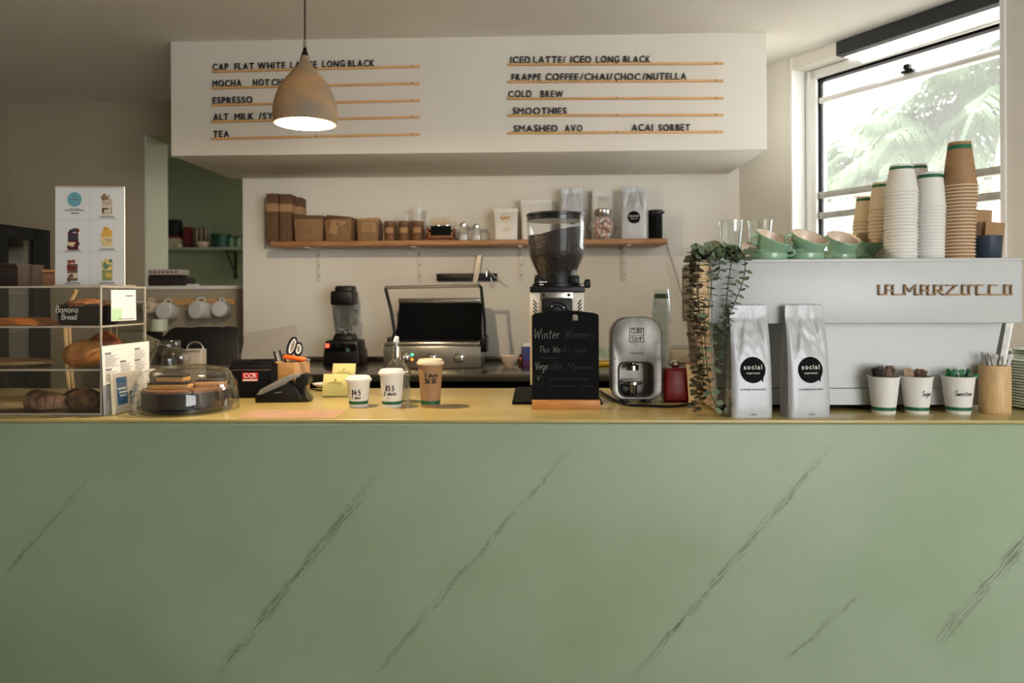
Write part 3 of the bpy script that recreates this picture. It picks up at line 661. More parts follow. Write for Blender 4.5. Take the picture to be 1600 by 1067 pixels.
# pouches along the shelf
def pouch(px0, px1, h, label, deco, dy=.13, d=.06, topw=1.08):
    w = (px1 - px0) * ksf; b = Bag(w / 1.04, d, h * ksf, px0, topw, .003); b.topw = topw
    r = thing('foil_pouch', label, 'pouch', onshelf((px0 + px1) / 2, dy), .08, 'white pouches on the shelf'); b.build(M_bagw, r)
    if deco == 'leaf':
        g = G(); cz = b.h * .66
        for i in range(26):
            a = random.uniform(-.028, .028); v = random.uniform(-.012, .012); q = random.uniform(.004, .009); f = b.f(a, cz + v); g.add([f(-q, 0), f(0, -q * .7), f(q, .001), f(0, q)], [(0, 1, 2, 3)])
        for i in range(14):
            a = random.uniform(-.04, .04); v = random.uniform(-.07, .02); q = .003; f = b.f(a, cz + v); g.add([f(-q, 0), f(0, -q * .7), f(q, .001), f(0, q)], [(0, 1, 2, 3)])
        small_print(g, b, 0, cz - .05, .04, 4, .007, .0022); g.obj('label_print', mat('ochre_print', (196, 150, 92), .7), r)
    elif deco == 'dot': b.disc(.012, b.h * .62, .0105, M_ink, r)
    elif deco == 'lines':
        g = G(); small_print(g, b, 0, b.h * .86, .07, 2, .012, .002); g.obj('label_print', M_greymark, r)
pouch(772, 809, 51, 'small white pouch with a gold leafy print on the shelf', 'leaf'); pouch(814, 862, 66, 'wide white pouch with one small black dot', 'dot', .17); pouch(924, 958, 80, 'plain grey-white pouch behind the marshmallow jar', 'lines', .2, .05, .98)
roast_bag(893.5, 0, 37, 83, 'white coffee bag standing behind the bean hopper on the shelf', 3, onshelf(893.5, .15), ksf, None, True, .05, .075)
roast_bag(990, 0, 40, 83, 'white coffee bag with black disc logo between jar and black tin', 4, onshelf(990, .13), ksf, None, True, -.06, .08)
# marshmallow jar
p = onshelf(942, .09); r = thing('marshmallow_jar', 'faceted glass jar of pink and white marshmallows on the shelf', 'jar', p); kj = K(YS + .09)
prof = [(.0, 0), (12, 0), (13, 2), (22.5, 20), (14, 36), (12, 38), (12, 40)]
g = G(); g.lathe([(a * kj, b * kj) for a, b in prof], 10, caps=False); g.obj('body', M_glass, r, ang=10)
g = G(); g.lathe([(12.5 * kj, 38 * kj), (13.2 * kj, 39 * kj), (13.2 * kj, 46 * kj), (11 * kj, 48 * kj), (.001, 48.3 * kj)], 28); g.obj('lid', M_steel, r)
mm = [mat('pink_marshmallow', (228, 178, 172), .85), mat('white_marshmallow', (238, 226, 214), .85)]
for i in range(60):
    z = random.uniform(5, 33); R = (12 + (z - 2) * .5 if z < 20 else 22 - (z - 20) * .52) - 5.5; a = i * 2.399; q = math.sqrt(random.uniform(.55, 1)) * R
    g = G(); g.M = Matrix.Translation((p[0] + q * kj * math.cos(a), p[1] + q * kj * math.sin(a), p[2] + z * kj)) @ Matrix.Rotation(random.random() * 3, 4, 'X') @ Matrix.Rotation(random.random() * 3, 4, 'Z'); loc = g.M.to_translation(); g.M.translation = (0, 0, 0)
    if i == 0: proto = []
    if i < 2: g.lathe([(.006, -.010), (.0095, -.008), (.0095, .008), (.006, .010)], 10); o = g.obj('marshmallow', mm[i], loc=loc); proto.append(o); tag(o, 'pink marshmallow in the faceted glass jar' if i == 0 else 'white marshmallow in the faceted glass jar', 'marshmallow', ('pink' if i == 0 else 'white') + ' marshmallows in the jar')
    else: o = proto[i % 2].copy(); COL.objects.link(o); o.location = loc; o.rotation_euler = (random.random() * 3, random.random() * 3, 0); g.bm.free()
p = onshelf(1024, .12); r = thing('black_tin', 'black cylindrical tin with a side catch at the shelf end', 'tin', p); R, H = 10.8 * ksf, 46 * ksf
g = G(); g.lathe([(R * .97, 0), (R, .002), (R, H * .86)], 32); g.obj('body', M_blackm, r)
g = G(); g.lathe([(R * 1.02, H * .865), (R * 1.02, H * .985), (R * .97, H), (.001, H)], 32); g.obj('lid', M_black, r)
g = G(); g.box((R * 1.1, 0, H * .92), (.014, .02, .012), .002); g.obj('catch', M_black, r)
# wall cable
g = G(); pts = [W(1040, 376, YB - .02), W(1048, 402, YB - .02), W(1057, 432, YB - .02), W(1068, 470, YB - .02), W(1082, 520, YB - .02), W(1086, 560, YB - .03)]
g.tube(smooth_line([tuple(q) for q in pts]), .0035, 8); tag(g.obj('wall_cable', mat('grey_cable', (150, 142, 130), .6)), 'thin grey cable running down the wall from the shelf end', 'cable')
# magnetic knife strip
a, b = W(683, 433.5, YB), W(777, 433.5, YB); YK = YB - .03
r = thing('knife_strip', 'black magnetic knife strip fixed to the wall above the grill', 'knife rack', ((a.x + b.x) / 2, YB, a.z))
g = G(); g.box((0, -.012, 0), (b.x - a.x, .024, 12 * K(YB)), .003); g.obj('bar', M_black, r)
zk = a.z
def blade(name, label, pts, th, m_, cat, w0=None):
    g = G(); P = [W(x, y, YK) for x, y in pts]; ax = sum(q.x for q in P) / len(P)
    g.plate([(q.x - ax, q.z - zk) for q in P], y0=-.001, y1=.001); return tag(g.obj(name, m_, loc=(ax, YK - .002, zk)), label, cat)
blade('bread_knife', 'long pale steel blade standing upright on the knife strip', [(738, 447), (741, 425), (747, 397), (752, 398), (749, 425), (745, 447)], .002, M_steel, 'knife')
r = thing('tongs', 'small steel tongs hanging from the end of the knife strip', 'tongs', (W(765, 434, YK).x, YK - .012, zk)); o = r.location
q = lambda x, y: tuple(W(x, y, YK - .012) - Vector(o))
g = G(); g.tube([q(760, 432), q(760, 420), q(766, 430), q(769, 450)], .0035, 6); g.obj('arm', M_chrome, r); g = G(); g.tube([q(760, 420), q(772, 432), q(792, 448)], .0035, 6); g.obj('arm', M_chrome, r)
# ================================================================== BACK BENCH APPLIANCES
YG = 4.02; kg = K(YG)
r = thing('contact_grill', 'open steel contact grill with black plate and three knobs', 'grill', (W(676, 500, YG).x, YG, TOP))
ox, oz = r.location.x, TOP
def q(x, y, dy=0): p = W(x, y, YG + dy); return (p.x - ox, dy, p.z - oz)
w0, w1 = q(599, 560)[0], q(751, 560)[0]
g = G(); zb, zt_ = q(676, 575)[2], q(676, 541)[2]; g.box(((w0 + w1) / 2, .17, (zb + zt_) / 2), (w1 - w0, .34, zt_ - zb), .004); g.obj('front_panel', M_steel, r)
g = G(); g.box(((w0 + w1) / 2, .17, zt_ + .012), (w1 - w0 - .01, .345, .022), .006); g.obj('drip_rim', M_steel, r)
g = G(); g.box(((w0 + w1) / 2, .18, zt_ + .0), (w1 - w0 - .02, .35, .008)); g.obj('lower_plate', M_black, r)
for x in (w0 + .05, w1 - .05):
    for y in (.05, .29): g = G(); g.lathe([(.02, 0), (.024, .003), (.024, zb + .002)], 16, at=(x, y, 0)); g.obj('foot', M_black, r)
for px in (632, 674, 717):
    c = q(px, 559); g = G(); g.M = Matrix.Translation((c[0], -.001, c[2])) @ Matrix.Rotation(PI / 2, 4, 'X'); g.lathe([(.030, 0), (.030, .006), (.024, .010), (.022, .03), (.018, .034), (.001, .035)], 28); g.box((0, .0, .035), (.008, .036, .006), .002); g.M = Matrix.Identity(4); g.obj('knob', M_chrome, r)
for py, mt_ in ((554, mat('green_indicator', (60, 220, 120), .4, emit=(60, 230, 130, 1.6))), (561.5, mat('amber_indicator', (255, 110, 30), .4, emit=(255, 100, 30, 1.8)))):
    c = q(644, py); g = G(); g.M = Matrix.Translation((c[0], -.001, c[2])) @ Matrix.Rotation(PI / 2, 4, 'X'); g.lathe([(.007, 0), (.006, .004), (.001, .005)], 14); g.M = Matrix.Identity(4); g.obj('indicator_light', mt_, r)
g = G(); ol = [q(608, 537), q(748, 537), q(747, 474), q(611, 474)]; zl0, zl1 = ol[0][2], ol[2][2]
def lid_y(z): return .10 + (z - zl0) * .35
g.M = Matrix.Translation((0, .17, 0)); g.add([(p_[0], lid_y(p_[2]) - .1 + d, p_[2]) for d in (0, .07) for p_ in ol], [(3, 2, 1, 0), (4, 5, 6, 7), (0, 1, 5, 4), (1, 2, 6, 5), (2, 3, 7, 6), (3, 0, 4, 7)], False); g.M = Matrix.Identity(4); g.obj('upper_plate', mat('cast_iron', (6, 7, 9), .8, spec=.1), r)
g = G(); c = q(677, 470); g.box((c[0], .17 + lid_y(zl1) - .1 + .03, c[2]), (137 * kg, .075, 8 * kg), .006); g.obj('lid_edge', M_steel, r)
L1 = [q(607, 536), q(612, 520), q(606, 485), q(600, 462), q(597.5, 451)]; R1 = [q(756, 530), q(755, 500), q(752, 470), q(750, 449)]
hy = .06; ta_, tb2 = (q(600, 449)[0], hy, q(600, 449)[2]), (q(747, 446)[0], hy, q(747, 446)[2])
g = G(); g.tube([ta_, tb2], .009, 10); g.obj('handle', M_steel, r)
for arm, end in ((L1, ta_), (R1, tb2)): g = G(); g.tube([(x, hy + .03, z) for x, y, z in arm] + [end], .009, 10); g.obj('handle_arm', M_black, r)
g = G(); c = q(757, 530); g.box((c[0] - .006, .12, c[2] - .03), (.03, .16, .09), .006); g.obj('hinge', M_black, r); g = G(); c = q(605, 535); g.box((c[0] + .006, .12, c[2] - .005), (.03, .16, .06), .006); g.obj('hinge', M_black, r)
g = G(); c = q(736, 570); g.text('Roband', .006, lambda u, v, w: (c[0] + u - .02, -.0015 - w, c[2] + v), .03, .1, .0006) if 0 else g.box((c[0], -.0012, c[2]), (.04, .001, .003)); g.obj('name_plate', M_grey, r)
# blender
YBL = 4.2; kb = K(YBL)
r = thing('blender', 'black jug blender with smoky jar beside the grill', 'blender', (W(533, 500, YBL).x, YBL, TOP)); ox = r.location.x
zz = lambda py: W(533, py, YBL).z - TOP
g = G(); hb = zz(532); g.box((0, .09, hb / 2), (60 * kb, .2, hb), .012, taper=.88); g.box((0, .09, hb + .018), (34 * kb, .13, .036), .006, taper=.8); g.obj('motor_base', M_black, r)
g = G(); g.box((0, -.008, hb * .72), (50 * kb, .008, hb * .32), .003, rot=(.1, 0, 0)); g.obj('control_panel', M_gloss, r)
g = G(); g.box((-21 * kb, -.014, hb * .80), (.022, .006, .024), .002); g.obj('power_switch', mat('red_lit_switch', (220, 70, 50), .4, emit=(255, 90, 60, .7)), r)
g = G(); g.box((11 * kb, -.014, hb * .62), (.022, .004, .02), .002); g.obj('badge', mat('green_badge', (70, 120, 90), .5), r)
for x in (-4, 8):
    g = G(); g.M = Matrix.Translation((x * kb, -.012, hb * .78)) @ Matrix.Rotation(PI / 2, 4, 'X'); g.lathe([(.016, 0), (.014, .018), (.001, .019)], 18); g.M = Matrix.Identity(4); g.obj('dial', M_black, r)
z0, z1 = hb + .03, zz(478)
g = G()
n4 = [(1, .12), (1, 1), (.12, 1)]
def sq(w, z, x=0): return [(x + a * w, .09 + b * w, z) for a, b in ((-1, -.8), (-.8, -1), (.8, -1), (1, -.8), (1, .8), (.8, 1), (-.8, 1), (-1, .8))]
rr = [sq(13 * kb, z0), sq(14.5 * kb, z0 + (z1 - z0) * .3), sq(17.5 * kb, z1)]; vs = sum(rr, []); fs = [(i * 8 + k, i * 8 + (k + 1) % 8, i * 8 + 8 + (k + 1) % 8, i * 8 + 8 + k) for i in range(2) for k in range(8)]
g.add(vs, fs); g.obj('jug', M_glassy, r)
g = G(); g.lathe([(.02, z0), (.02, z0 + .02), (.004, z0 + .03)], 12, at=(0, .09, 0)); g.box((0, .09, z0 + .025), (.08, .012, .003), rot=(0, .3, .4)); g.obj('cutter', M_steel, r)
g = G(); zl = zz(447); g.box((-.004, .09, (z1 + zl) / 2 - .012), (36 * kb, .15, (zl - z1) * .75), .015); g.box((.004, .09, (z1 + zl) / 2 + .02), (29 * kb, .11, (zl - z1) * .7), .014); g.obj('lid', M_black, r)
g = G(); hx = 20 * kb; g.tube([(14 * kb, .09, z1 - .02), (hx, .09, z1 - .03), (hx - .004, .09, (z0 + z1) / 2), (hx - .012, .09, z0 + .05)], .009, 8); g.obj('handle', M_glassy, r)
# pale leaning panel on the bench
p0, p1, p2, p3 = W(374, 578, YB - .1), W(468, 578, YB - .1), W(462, 507, YB - .015), W(384, 521, YB - .015)
g = G(); vv = [p0, p1, p2, p3]; o = (p0 + p1) / 2; o.z = TOP; vv[0].z = vv[1].z = TOP
g.add([v - o for v in vv] + [v - o + Vector((0, .006, 0)) for v in vv], [(0, 1, 2, 3), (7, 6, 5, 4), (0, 4, 5, 1), (1, 5, 6, 2), (2, 6, 7, 3), (3, 7, 4, 0)], False)
tag(g.obj('leaning_panel', mat('warm_grey_panel', (208, 201, 190), .5), loc=o), 'pale grey panel leaning on the wall behind the pen box', 'panel')
# bowl, orange jar, blue carton, bits beside the grinder
p = WZ(796, 573.5, TOP); kq = K(p.y); r = thing('white_bowl', 'small white bowl on the steel bench beside the blue carton', 'bowl', (p.x, p.y, TOP))
g = G(); g.lathe([(6 * kq, 0), (7 * kq, 3 * kq), (11 * kq, 8 * kq), (14 * kq, 15 * kq), (14.6 * kq, 18 * kq), (13.6 * kq, 18 * kq), (10 * kq, 8.5 * kq), (.001, 4 * kq)], 32, caps=False); g.obj('bowl_body', M_mugin, r)
p = WZ(814, 572, TOP); r = thing('amber_bottle', 'small amber bottle between the white bowl and blue carton', 'bottle', (p.x, p.y + .04, TOP))
g = G(); g.lathe([(.014, 0), (.016, .004), (.016, .04), (.009, .05)], 18); g.obj('body', mat('amber_glass', (204, 120, 48), .2), r); g = G(); g.lathe([(.010, .05), (.010, .062), (.006, .064)], 14); g.obj('cap', M_black, r)
p = WZ(826, 573, TOP); r = thing('milk_carton', 'blue patterned drink carton standing behind the black grinder', 'carton', (p.x, p.y + .05, TOP), .2)
g = G(); g.box((0, 0, .055), (.075, .06, .11), .002); g.obj('body', mat('blue_carton', (34, 74, 142), .5, col2=(120, 40, 60), scale=14), r); g = G(); g.box((0, 0, .118), (.075, .03, .018), .002, taper=.6, tapery=.3); g.obj('top', M_paperw, r); g = G(); g.box((.02, -.03, .118), (.02, .02, .02), .003); g.obj('cap', M_black, r)
p = WZ(948, 572, TOP); r = thing('yellow_packet', 'yellow and green snack packet lying on bench beside chalkboard', 'packet', (p.x, p.y + .03, TOP), .1)
g = G(); g.box((0, 0, .012), (.12, .09, .024), .01); g.obj('yellow_pack', mat('yellow_wrap', (214, 176, 50), .4), r); g = G(); g.box((-.01, .03, .06), (.1, .03, .075), .01, rot=(-.15, 0, .1)); g.obj('white_pack', mat('white_green_wrap', (220, 222, 214), .4, col2=(60, 120, 60), scale=9), r)
# ================================================================== PAPER CUPS
def cup_shell(g, rb, rt, h, flip=False, band=(.09, .17), seg=36, inner=True):
    """paper cup wall; material 0 wall, 1 band"""
    def zf(z): return h - z if flip else z
    def R(z): return rb + (rt - rb) * z / h
    a, b = band[0] * h, band[1] * h
    g.mi = 0; g.lathe([(.001, zf(.004)), (rb - .002, zf(.004)), (rb - .001, zf(0)), (rb, zf(0)), (R(a), zf(a))], seg, caps=False)
    g.mi = 1; g.lathe([(R(a), zf(a)), (R(b), zf(b))], seg, caps=False)
    g.mi = 0; g.lathe([(R(b), zf(b)), (R(h - .004), zf(h - .004))], seg, caps=False)
    g.mi = 2; g.lathe([(R(h - .004), zf(h - .004)), (rt + .0022, zf(h - .0035)), (rt + .0028, zf(h - .0015)), (rt + .0014, zf(h)), (rt - .001, zf(h - .001)), (R(h * .5) - .0007, zf(h * .5)), (rb - .0015, zf(.006)), (.001, zf(.005))], seg, caps=False)
def cone_f(rb, rt, h, z0, a0=0, off=.0006):
    sl = (rt - rb) / h
    def f(u, v, w=0):
        z = z0 + v; r = rb + sl * z + off + w; a = a0 + u / r; return (r * math.sin(a), -r * math.cos(a), z)
    return f
def lid(g, rt, h):
    g.lathe([(rt + .001, h - .006), (rt + .0045, h - .007), (rt + .0055, h - .001), (rt + .0045, h + .002), (rt + .001, h + .003), (rt - .001, h + .009), (rt - .004, h + .0115), (rt - .009, h + .011), (rt - .011, h + .007), (.001, h + .007)], 40, caps=False)
    g.box((0, -(rt - .014), h + .0078), (.014, .005, .0015), .0005)
def takeaway(px, by, wl, hp, label, m_, lines, bandpx, wb):
    p = WZ(px, by, TOP); k = K(p.y); rt = wl * k / 2 - .0045; h = hp * k - .012; rb = wb * k / 2
    r = thing('takeaway_cup', label, 'takeaway cup', (W(px, 560, p.y + rb).x, p.y + rb, TOP), 0, None)
    g = G(); cup_shell(g, rb, rt, h, band=(bandpx[0] * k / h, bandpx[1] * k / h)); g.obj('cup_body', [m_, M_green, M_cupw], r)
    g = G(); lid(g, rt, h); g.obj('lid', M_cupcream if m_ is not M_cupw else mat('white_lid', (238, 232, 226), .45), r)
    g = G()
    for t, hh, z, u in lines: g.hand(t, hh, cone_f(rb, rt, h, z, u), .0012 * hh / .012, .1, 'c')
    g.obj('handwriting', M_ink, r)
    g = G(); f = cone_f(rb, rt, h, (bandpx[0] + .25 * (bandpx[1] - bandpx[0])) * k, 0, .0008); g.text('COMPOSTABLE', .0028, f, rb * 1.2, .1, .0002, 'c') if 0 else None; g.bm.free()
    return r
takeaway(560, 637, 41, 49, 'small white lidded cup marked $4.5, shortest of the three sample cups', M_cupw, [('$4.5', .017, .046, -.0), ('1 shot', .011, .031, -.0)], (5, 10), 29)
takeaway(612, 637.5, 42, 60, 'medium white lidded cup marked $5.5 in front of the pump bottle', M_cupw, [('$5.5', .017, .062, -.0), ('2 shots', .013, .045, -.0), ('~', .006, .034, -.1)], (5, 10), 30)
takeaway(672.5, 637.5, 43, 76, 'tall brown lidded cup with handwriting, tallest of the three sample cups', M_cupk, [('3 shots', .014, .110, .2), ('$6.50', .017, .088, .15)], (5, 11), 30)
# sachet cups
def sachets(px, by, hp, wt, wb, label, text, kind):
    p = WZ(px, by, TOP); k = K(p.y); rt = wt * k / 2; rb = wb * k / 2; h = hp * k
    p.x = W(px, 560, p.y + rb).x
    r = thing('sachet_cup', label, 'paper cup', (p.x, p.y + rb, TOP), 0)
    g = G(); cup_shell(g, rb, rt, h, band=(5.5 * k / h, 11 * k / h)); g.obj('cup_body', [M_cupw, M_green, M_cupw], r)
    if text: g = G(); g.hand(text, .017, cone_f(rb, rt, h, h * .5, .3 if text == 'Sugar' else -.1), .0009, .15, 'c', fit=.036 if text == 'Sugar' else .058); g.obj('handwriting', M_ink, r)
    cols = {'brown': ((74, 50, 36), (52, 36, 28), (98, 70, 50)), 'tan': ((142, 112, 84), (160, 130, 100), (84, 62, 46)), 'green': ((20, 92, 44), (30, 116, 60), (14, 74, 38))}[kind]
    n = {'brown': 9, 'tan': 7, 'green': 14}[kind]
    for i in range(n):
        a = i * 2.399; q = rt * (.62 if kind != 'tan' else .5) * math.sqrt((i + .5) / n)
        wv, hv = (.030, .06) if kind != 'green' else (.012, .055)
        g = G(); g.box((0, 0, hv / 2), (wv, .003, hv), .0014, rot=None)
        for v in g.bm.verts: v.co.y += .0016 * math.sin(v.co.x * 300 + i) + .002 * noise.noise(v.co * 60 + Vector((i, 0, 0)))
        o = g.obj('sugar_sachet', mat('sachet_%s_%d' % (kind, i % 3), cols[i % 3], .55), loc=(p.x + q * math.cos(a), p.y + rb + q * math.sin(a), TOP + h - hv + (.030 if kind == 'brown' else .022) + .004 * math.sin(i * 5)))
        o.rotation_euler = (random.uniform(-.2, .2), random.uniform(-.35, .35) * (2.2 if kind == 'green' else 1), random.uniform(-.6, .6))
        tag(o, {'brown': 'dark brown paper sachet in the unmarked cup beside the bag', 'tan': 'tan paper sachet poking out of the cup marked Sugar', 'green': 'thin green sweetener stick in the cup marked Sweetner'}[kind], 'sachet', {'brown': 'brown sachets in the unmarked cup', 'tan': 'sachets in the sugar cup', 'green': 'green sachets in the sweetener cup'}[kind])
sachets(1380.5, 648, 58, 46, 33, 'unmarked white paper cup full of dark brown sachets', '', 'brown')
sachets(1432, 648, 58, 46, 33, 'white paper cup handwritten Sugar holding tan sachets', 'Sugar', 'tan')
sachets(1497, 648, 58, 47, 34, 'white paper cup handwritten Sweetner holding green sticks', 'Sweetner', 'green')
p = WZ(1554, 648, TOP); k = K(p.y); R = 22 * k; H = 74 * k; p.x = W(1554, 560, p.y + R).x
r = thing('bamboo_holder', 'round bamboo holder full of white paddle sticks', 'stick holder', (p.x, p.y + R, TOP))
g = G(); g.lathe([(R * .98, 0), (R, .003), (R, H - .003), (R * .97, H), (R * .84, H), (R * .84, .012), (.001, .01)], 40); g.obj('body', M_bamboo, r)
for i in range(12):
    a = i * 2.399; q = R * .7 * math.sqrt((i + .5) / 12); g = G(); g.box((0, 0, .055), (.010, .0016, .11), .0007); g.box((0, 0, .106), (.013, .0018, .018), .0008)
    o = g.obj('paddle_stick', M_paperw, loc=(p.x + q * math.cos(a), p.y + R + q * math.sin(a), TOP + H - .075 + .004 * math.sin(i * 3))); o.rotation_euler = (-.25 * math.sin(a), .25 * math.cos(a), a)
    tag(o, 'white paddle stick standing in the bamboo holder', 'stirrer', 'paddle sticks in the bamboo holder')
# plates and things at the counter end
p = WZ(1640, 646, TOP); k = K(2.62); R = 68 * k; px_ = W(1640, 600, 2.62 + .02).x; yv = YC0 + .09 + R
for i in range(17):
    if i == 0:
        r0 = r = thing('green_plate', 'pale green plate at the bottom of the plate stack', 'plate', (px_, yv, TOP), 0, None)
        g = G(); g.lathe([(R * .55, 0), (R * .6, .003), (R * .94, .0075), (R, .0092), (R * 1.003, .0145), (R * .985, .0158), (R * .93, .0135), (R * .6, .0065), (.001, .0055)], 56, caps=False); g.obj('plate_body', M_mint, r)
        g = G(); g.lathe([(R * .54, .0), (R * .54, -.0004), (.001, -.0002)], 40, caps=False); g.obj('foot_ring', M_mugin, r)
    else: dup(r0, (px_ + random.uniform(-.003, .003), yv + random.uniform(-.003, .003), TOP + i * .0098), label='pale green plate on top of the tall plate stack' if i == 16 else 'pale green plate within the tall stack behind bamboo holder', group=None if i == 16 else 'plates in the tall stack')
for o in list(COL.objects):
    if o.name.startswith('green_plate') and o['label'].startswith('pale green plate within'): o['group'] = 'plates in the tall stack'
    elif o.name.startswith('green_plate') and 'group' in o: del o['group']
zt = TOP + 16 * .0098 + .015
for i in range(3):
    if i == 0: r1 = r = thing('side_plate', 'small mint side plate lowest of three on the plate stack', 'plate', (px_ - .02, yv + .02, zt), 0, 'side plates on the stack'); q = R * .62; g = G(); g.lathe([(q * .5, 0), (q * .9, .009), (q, .013), (q * .98, .0145), (q * .6, .005), (.001, .004)], 44, caps=False); g.obj('plate_body', M_mint, r)
    else: dup(r1, (px_ - .02, yv + .02, zt + i * .0085), label='small mint side plate %s of three on the plate stack' % ('middle', 'topmost')[i - 1])
p = W(1577, 570, 2.80); r = thing('steel_milk_jug', 'steel milk jug standing behind the plate stack', 'jug', (p.x, 2.83, TOP)); k = K(2.83); R = 17 * k; H = W(1577, 545, 2.83).z - TOP
g = G(); g.lathe([(R, 0), (R * 1.05, .006), (R * 1.02, H * .5), (R * .86, H * .85), (R * .9, H - .002), (R * .88, H), (R * .84, H * .85), (R * .9, .02), (.001, .015)], 32, caps=False); g.obj('body', M_chrome, r)
g = G(); g.tube([(R * .85, 0, H * .9), (R * 1.7, 0, H * .85), (R * 1.6, 0, H * .4), (R, 0, H * .3)], .005, 8); g.obj('handle', M_chrome, r)
p = W(1596, 565, 2.74); r = thing('condiment_jar', 'short jar with a red and green label beside the steel jug', 'jar', (p.x + .04, 2.86, TOP)); k = K(2.86); H = W(1596, 553, 2.86).z - TOP
g = G(); g.lathe([(.03, 0), (.032, .005), (.032, H - .025), (.024, H - .012)], 24); g.obj('body', mat('label_white_green', (222, 216, 204), .4, col2=(28, 120, 66), scale=12), r); g = G(); g.lathe([(.026, H - .013), (.026, H), (.001, H)], 24, caps=False); g.obj('lid', M_paperw, r)
# ================================================================== ESPRESSO MACHINE
YMa = 2.47; a, b = W(1112, 450, YMa), W(1597.5, 450, YMa); zt, zm, zb = W(1350, 407, YMa).z, W(1350, 506, YMa).z, WZ(1350, 632, TOP).z
zb = W(1350, 632, 2.56).z
X0, X1 = a.x, b.x; MW = X1 - X0; MD = .46
r = thing('espresso_machine', 'large white espresso machine with timber lettering on the counter', 'espresso machine', ((X0 + X1) / 2, YMa, TOP)); zt -= TOP; zm -= TOP; zb -= TOP
g = G(); g.box((0, MD / 2, (zt + zm) / 2), (MW, MD, zt - zm - .002), .004, seg=3); g.obj('upper_body', M_white, r)
g = G(); g.box((0, MD / 2, zt + .0005), (MW + .004, MD + .004, .012), .003, seg=3); g.obj('cup_tray', M_white, r)
zl = W(1350, 606, 2.56).z - TOP
def slab(g, xl0, xr0, xl1, xr1, z0, z1, y0, y1):
    v = [(xl0, y0, z0), (xr0, y0, z0), (xr1, y0, z1), (xl1, y0, z1), (xl0, y1, z0), (xr0, y1, z0), (xr1, y1, z1), (xl1, y1, z1)]
    g.add(v, [(0, 1, 2, 3), (7, 6, 5, 4), (0, 4, 5, 1), (1, 5, 6, 2), (2, 6, 7, 3), (3, 7, 4, 0)], False)
xr_t, xr_b = W(1566, 507, 2.56).x - r.location.x, W(1545, 606, 2.56).x - r.location.x
g = G(); slab(g, -MW / 2 + .03, xr_b, -MW / 2 + .006, xr_t, zl, zm - .001, .09, .36); g.obj('back_panel', M_white, r)
g = G(); slab(g, -MW / 2 + .032, xr_b - .006, -MW / 2 + .03, xr_b, zb, zl - .002, .085, .36); g.obj('lower_panel', M_white, r)
g = G(); g.box((-.03, .24, (zb + .008) / 2), (MW * .8, .22, zb - .006)); g.obj('chassis_shadow_fill', M_blackm, r)  # black underside box, also standing for the shadow beneath the machine
for x, y in ((-.38, .12), (.36, .12), (-.38, .36), (.36, .36)): g = G(); g.lathe([(.022, 0), (.024, .004), (.018, .012), (.016, zb + .004)], 18, at=(x, y, 0)); g.obj('foot', M_black, r)
g = G(); x0, x1 = W(1578, 507, 2.57).x - r.location.x, W(1553, 612, 2.57).x - r.location.x
slab(g, x1 - .010, x1 + .006, x0 - .012, x0 + .006, .004, zm - .001, .10, .14); g.mi = 1; slab(g, x1 + .006, x1 + .012, x0 + .006, x0 + .013, .004, zm - .001, .10, .14); g.obj('side_leg', [M_alu, M_trimw], r)
g = G(); g.box((-MW / 2 - .003, MD / 2, (zt + zm) / 2), (.006, MD - .01, zt - zm - .01), .002); g.obj('side_panel', mat('cream_side_panel', (224, 214, 196), .45), r)
g = G()
for i in range(9): g.box((-MW / 2 - .007, MD / 2, zm + .012 + (zt - zm - .02) * i / 8), (.003, MD - .02, .003), .001)
for y in (.012, MD - .012): g.box((-MW / 2 - .007, y, (zt + zm) / 2), (.004, .012, zt - zm - .008), .001)
g.obj('side_trim', mat('tan_side_trim', (198, 178, 148), .5), r)
g = G(); slab(g, -MW / 2 + .018, -MW / 2 + .031, -MW / 2 - .002, -MW / 2 + .008, .01, zm - .002, .04, .40); g.obj('side_leg', mat('tan_side_leg', (186, 168, 142), .5), r)
# badge
g = G(); yb_ = -.004; th = 2.3 * K(YMa)
def bp(x, y): v = W(1320 + x / 3.954, 400 + y / 3.954, YMa); return (v.x - r.location.x, v.z - TOP)
T, Bm, Md = 181, 238, 212
segs = [[(208, T), (208, Bm), (246, Bm)], [(253, Bm), (253, T), (294, T), (294, Bm), (366, Bm), (366, T), (398, 216), (432, T), (432, Bm), (470, Bm), (470, T), (510, T), (510, Bm), (551, Bm), (551, T), (594, T), (594, Md), (556, Md)], [(253, Md), (294, Md)], [(470, Md), (510, Md)], [(572, Md), (600, Bm), (724, Bm), (724, T), (764, T), (764, Bm), (724, Bm)],
        [(626, T), (684, T), (622, Bm)], [(764, T), (850, T)], [(812, T), (812, Bm), (890, Bm), (890, T), (934, T)], [(890, Bm), (984, Bm), (984, T), (1022, T), (1022, Bm), (984, Bm)]]
for sg in segs:
    for (xa, ya), (xb_, yb2) in zip(sg, sg[1:]):
        p0, p1 = bp(xa, ya), bp(xb_, yb2); L = math.hypot(p1[0] - p0[0], p1[1] - p0[1]); an = math.atan2(p1[1] - p0[1], p1[0] - p0[0])
        g.box(((p0[0] + p1[0]) / 2, yb_, (p0[1] + p1[1]) / 2), (L + th, .009, th), .0005, rot=(0, -an, 0), seg=1)
g.obj('badge', mat('walnut_badge', (160, 128, 88), .55, var=.1, scale=30), r)
MT = TOP + zt + .0068                               # cup tray surface
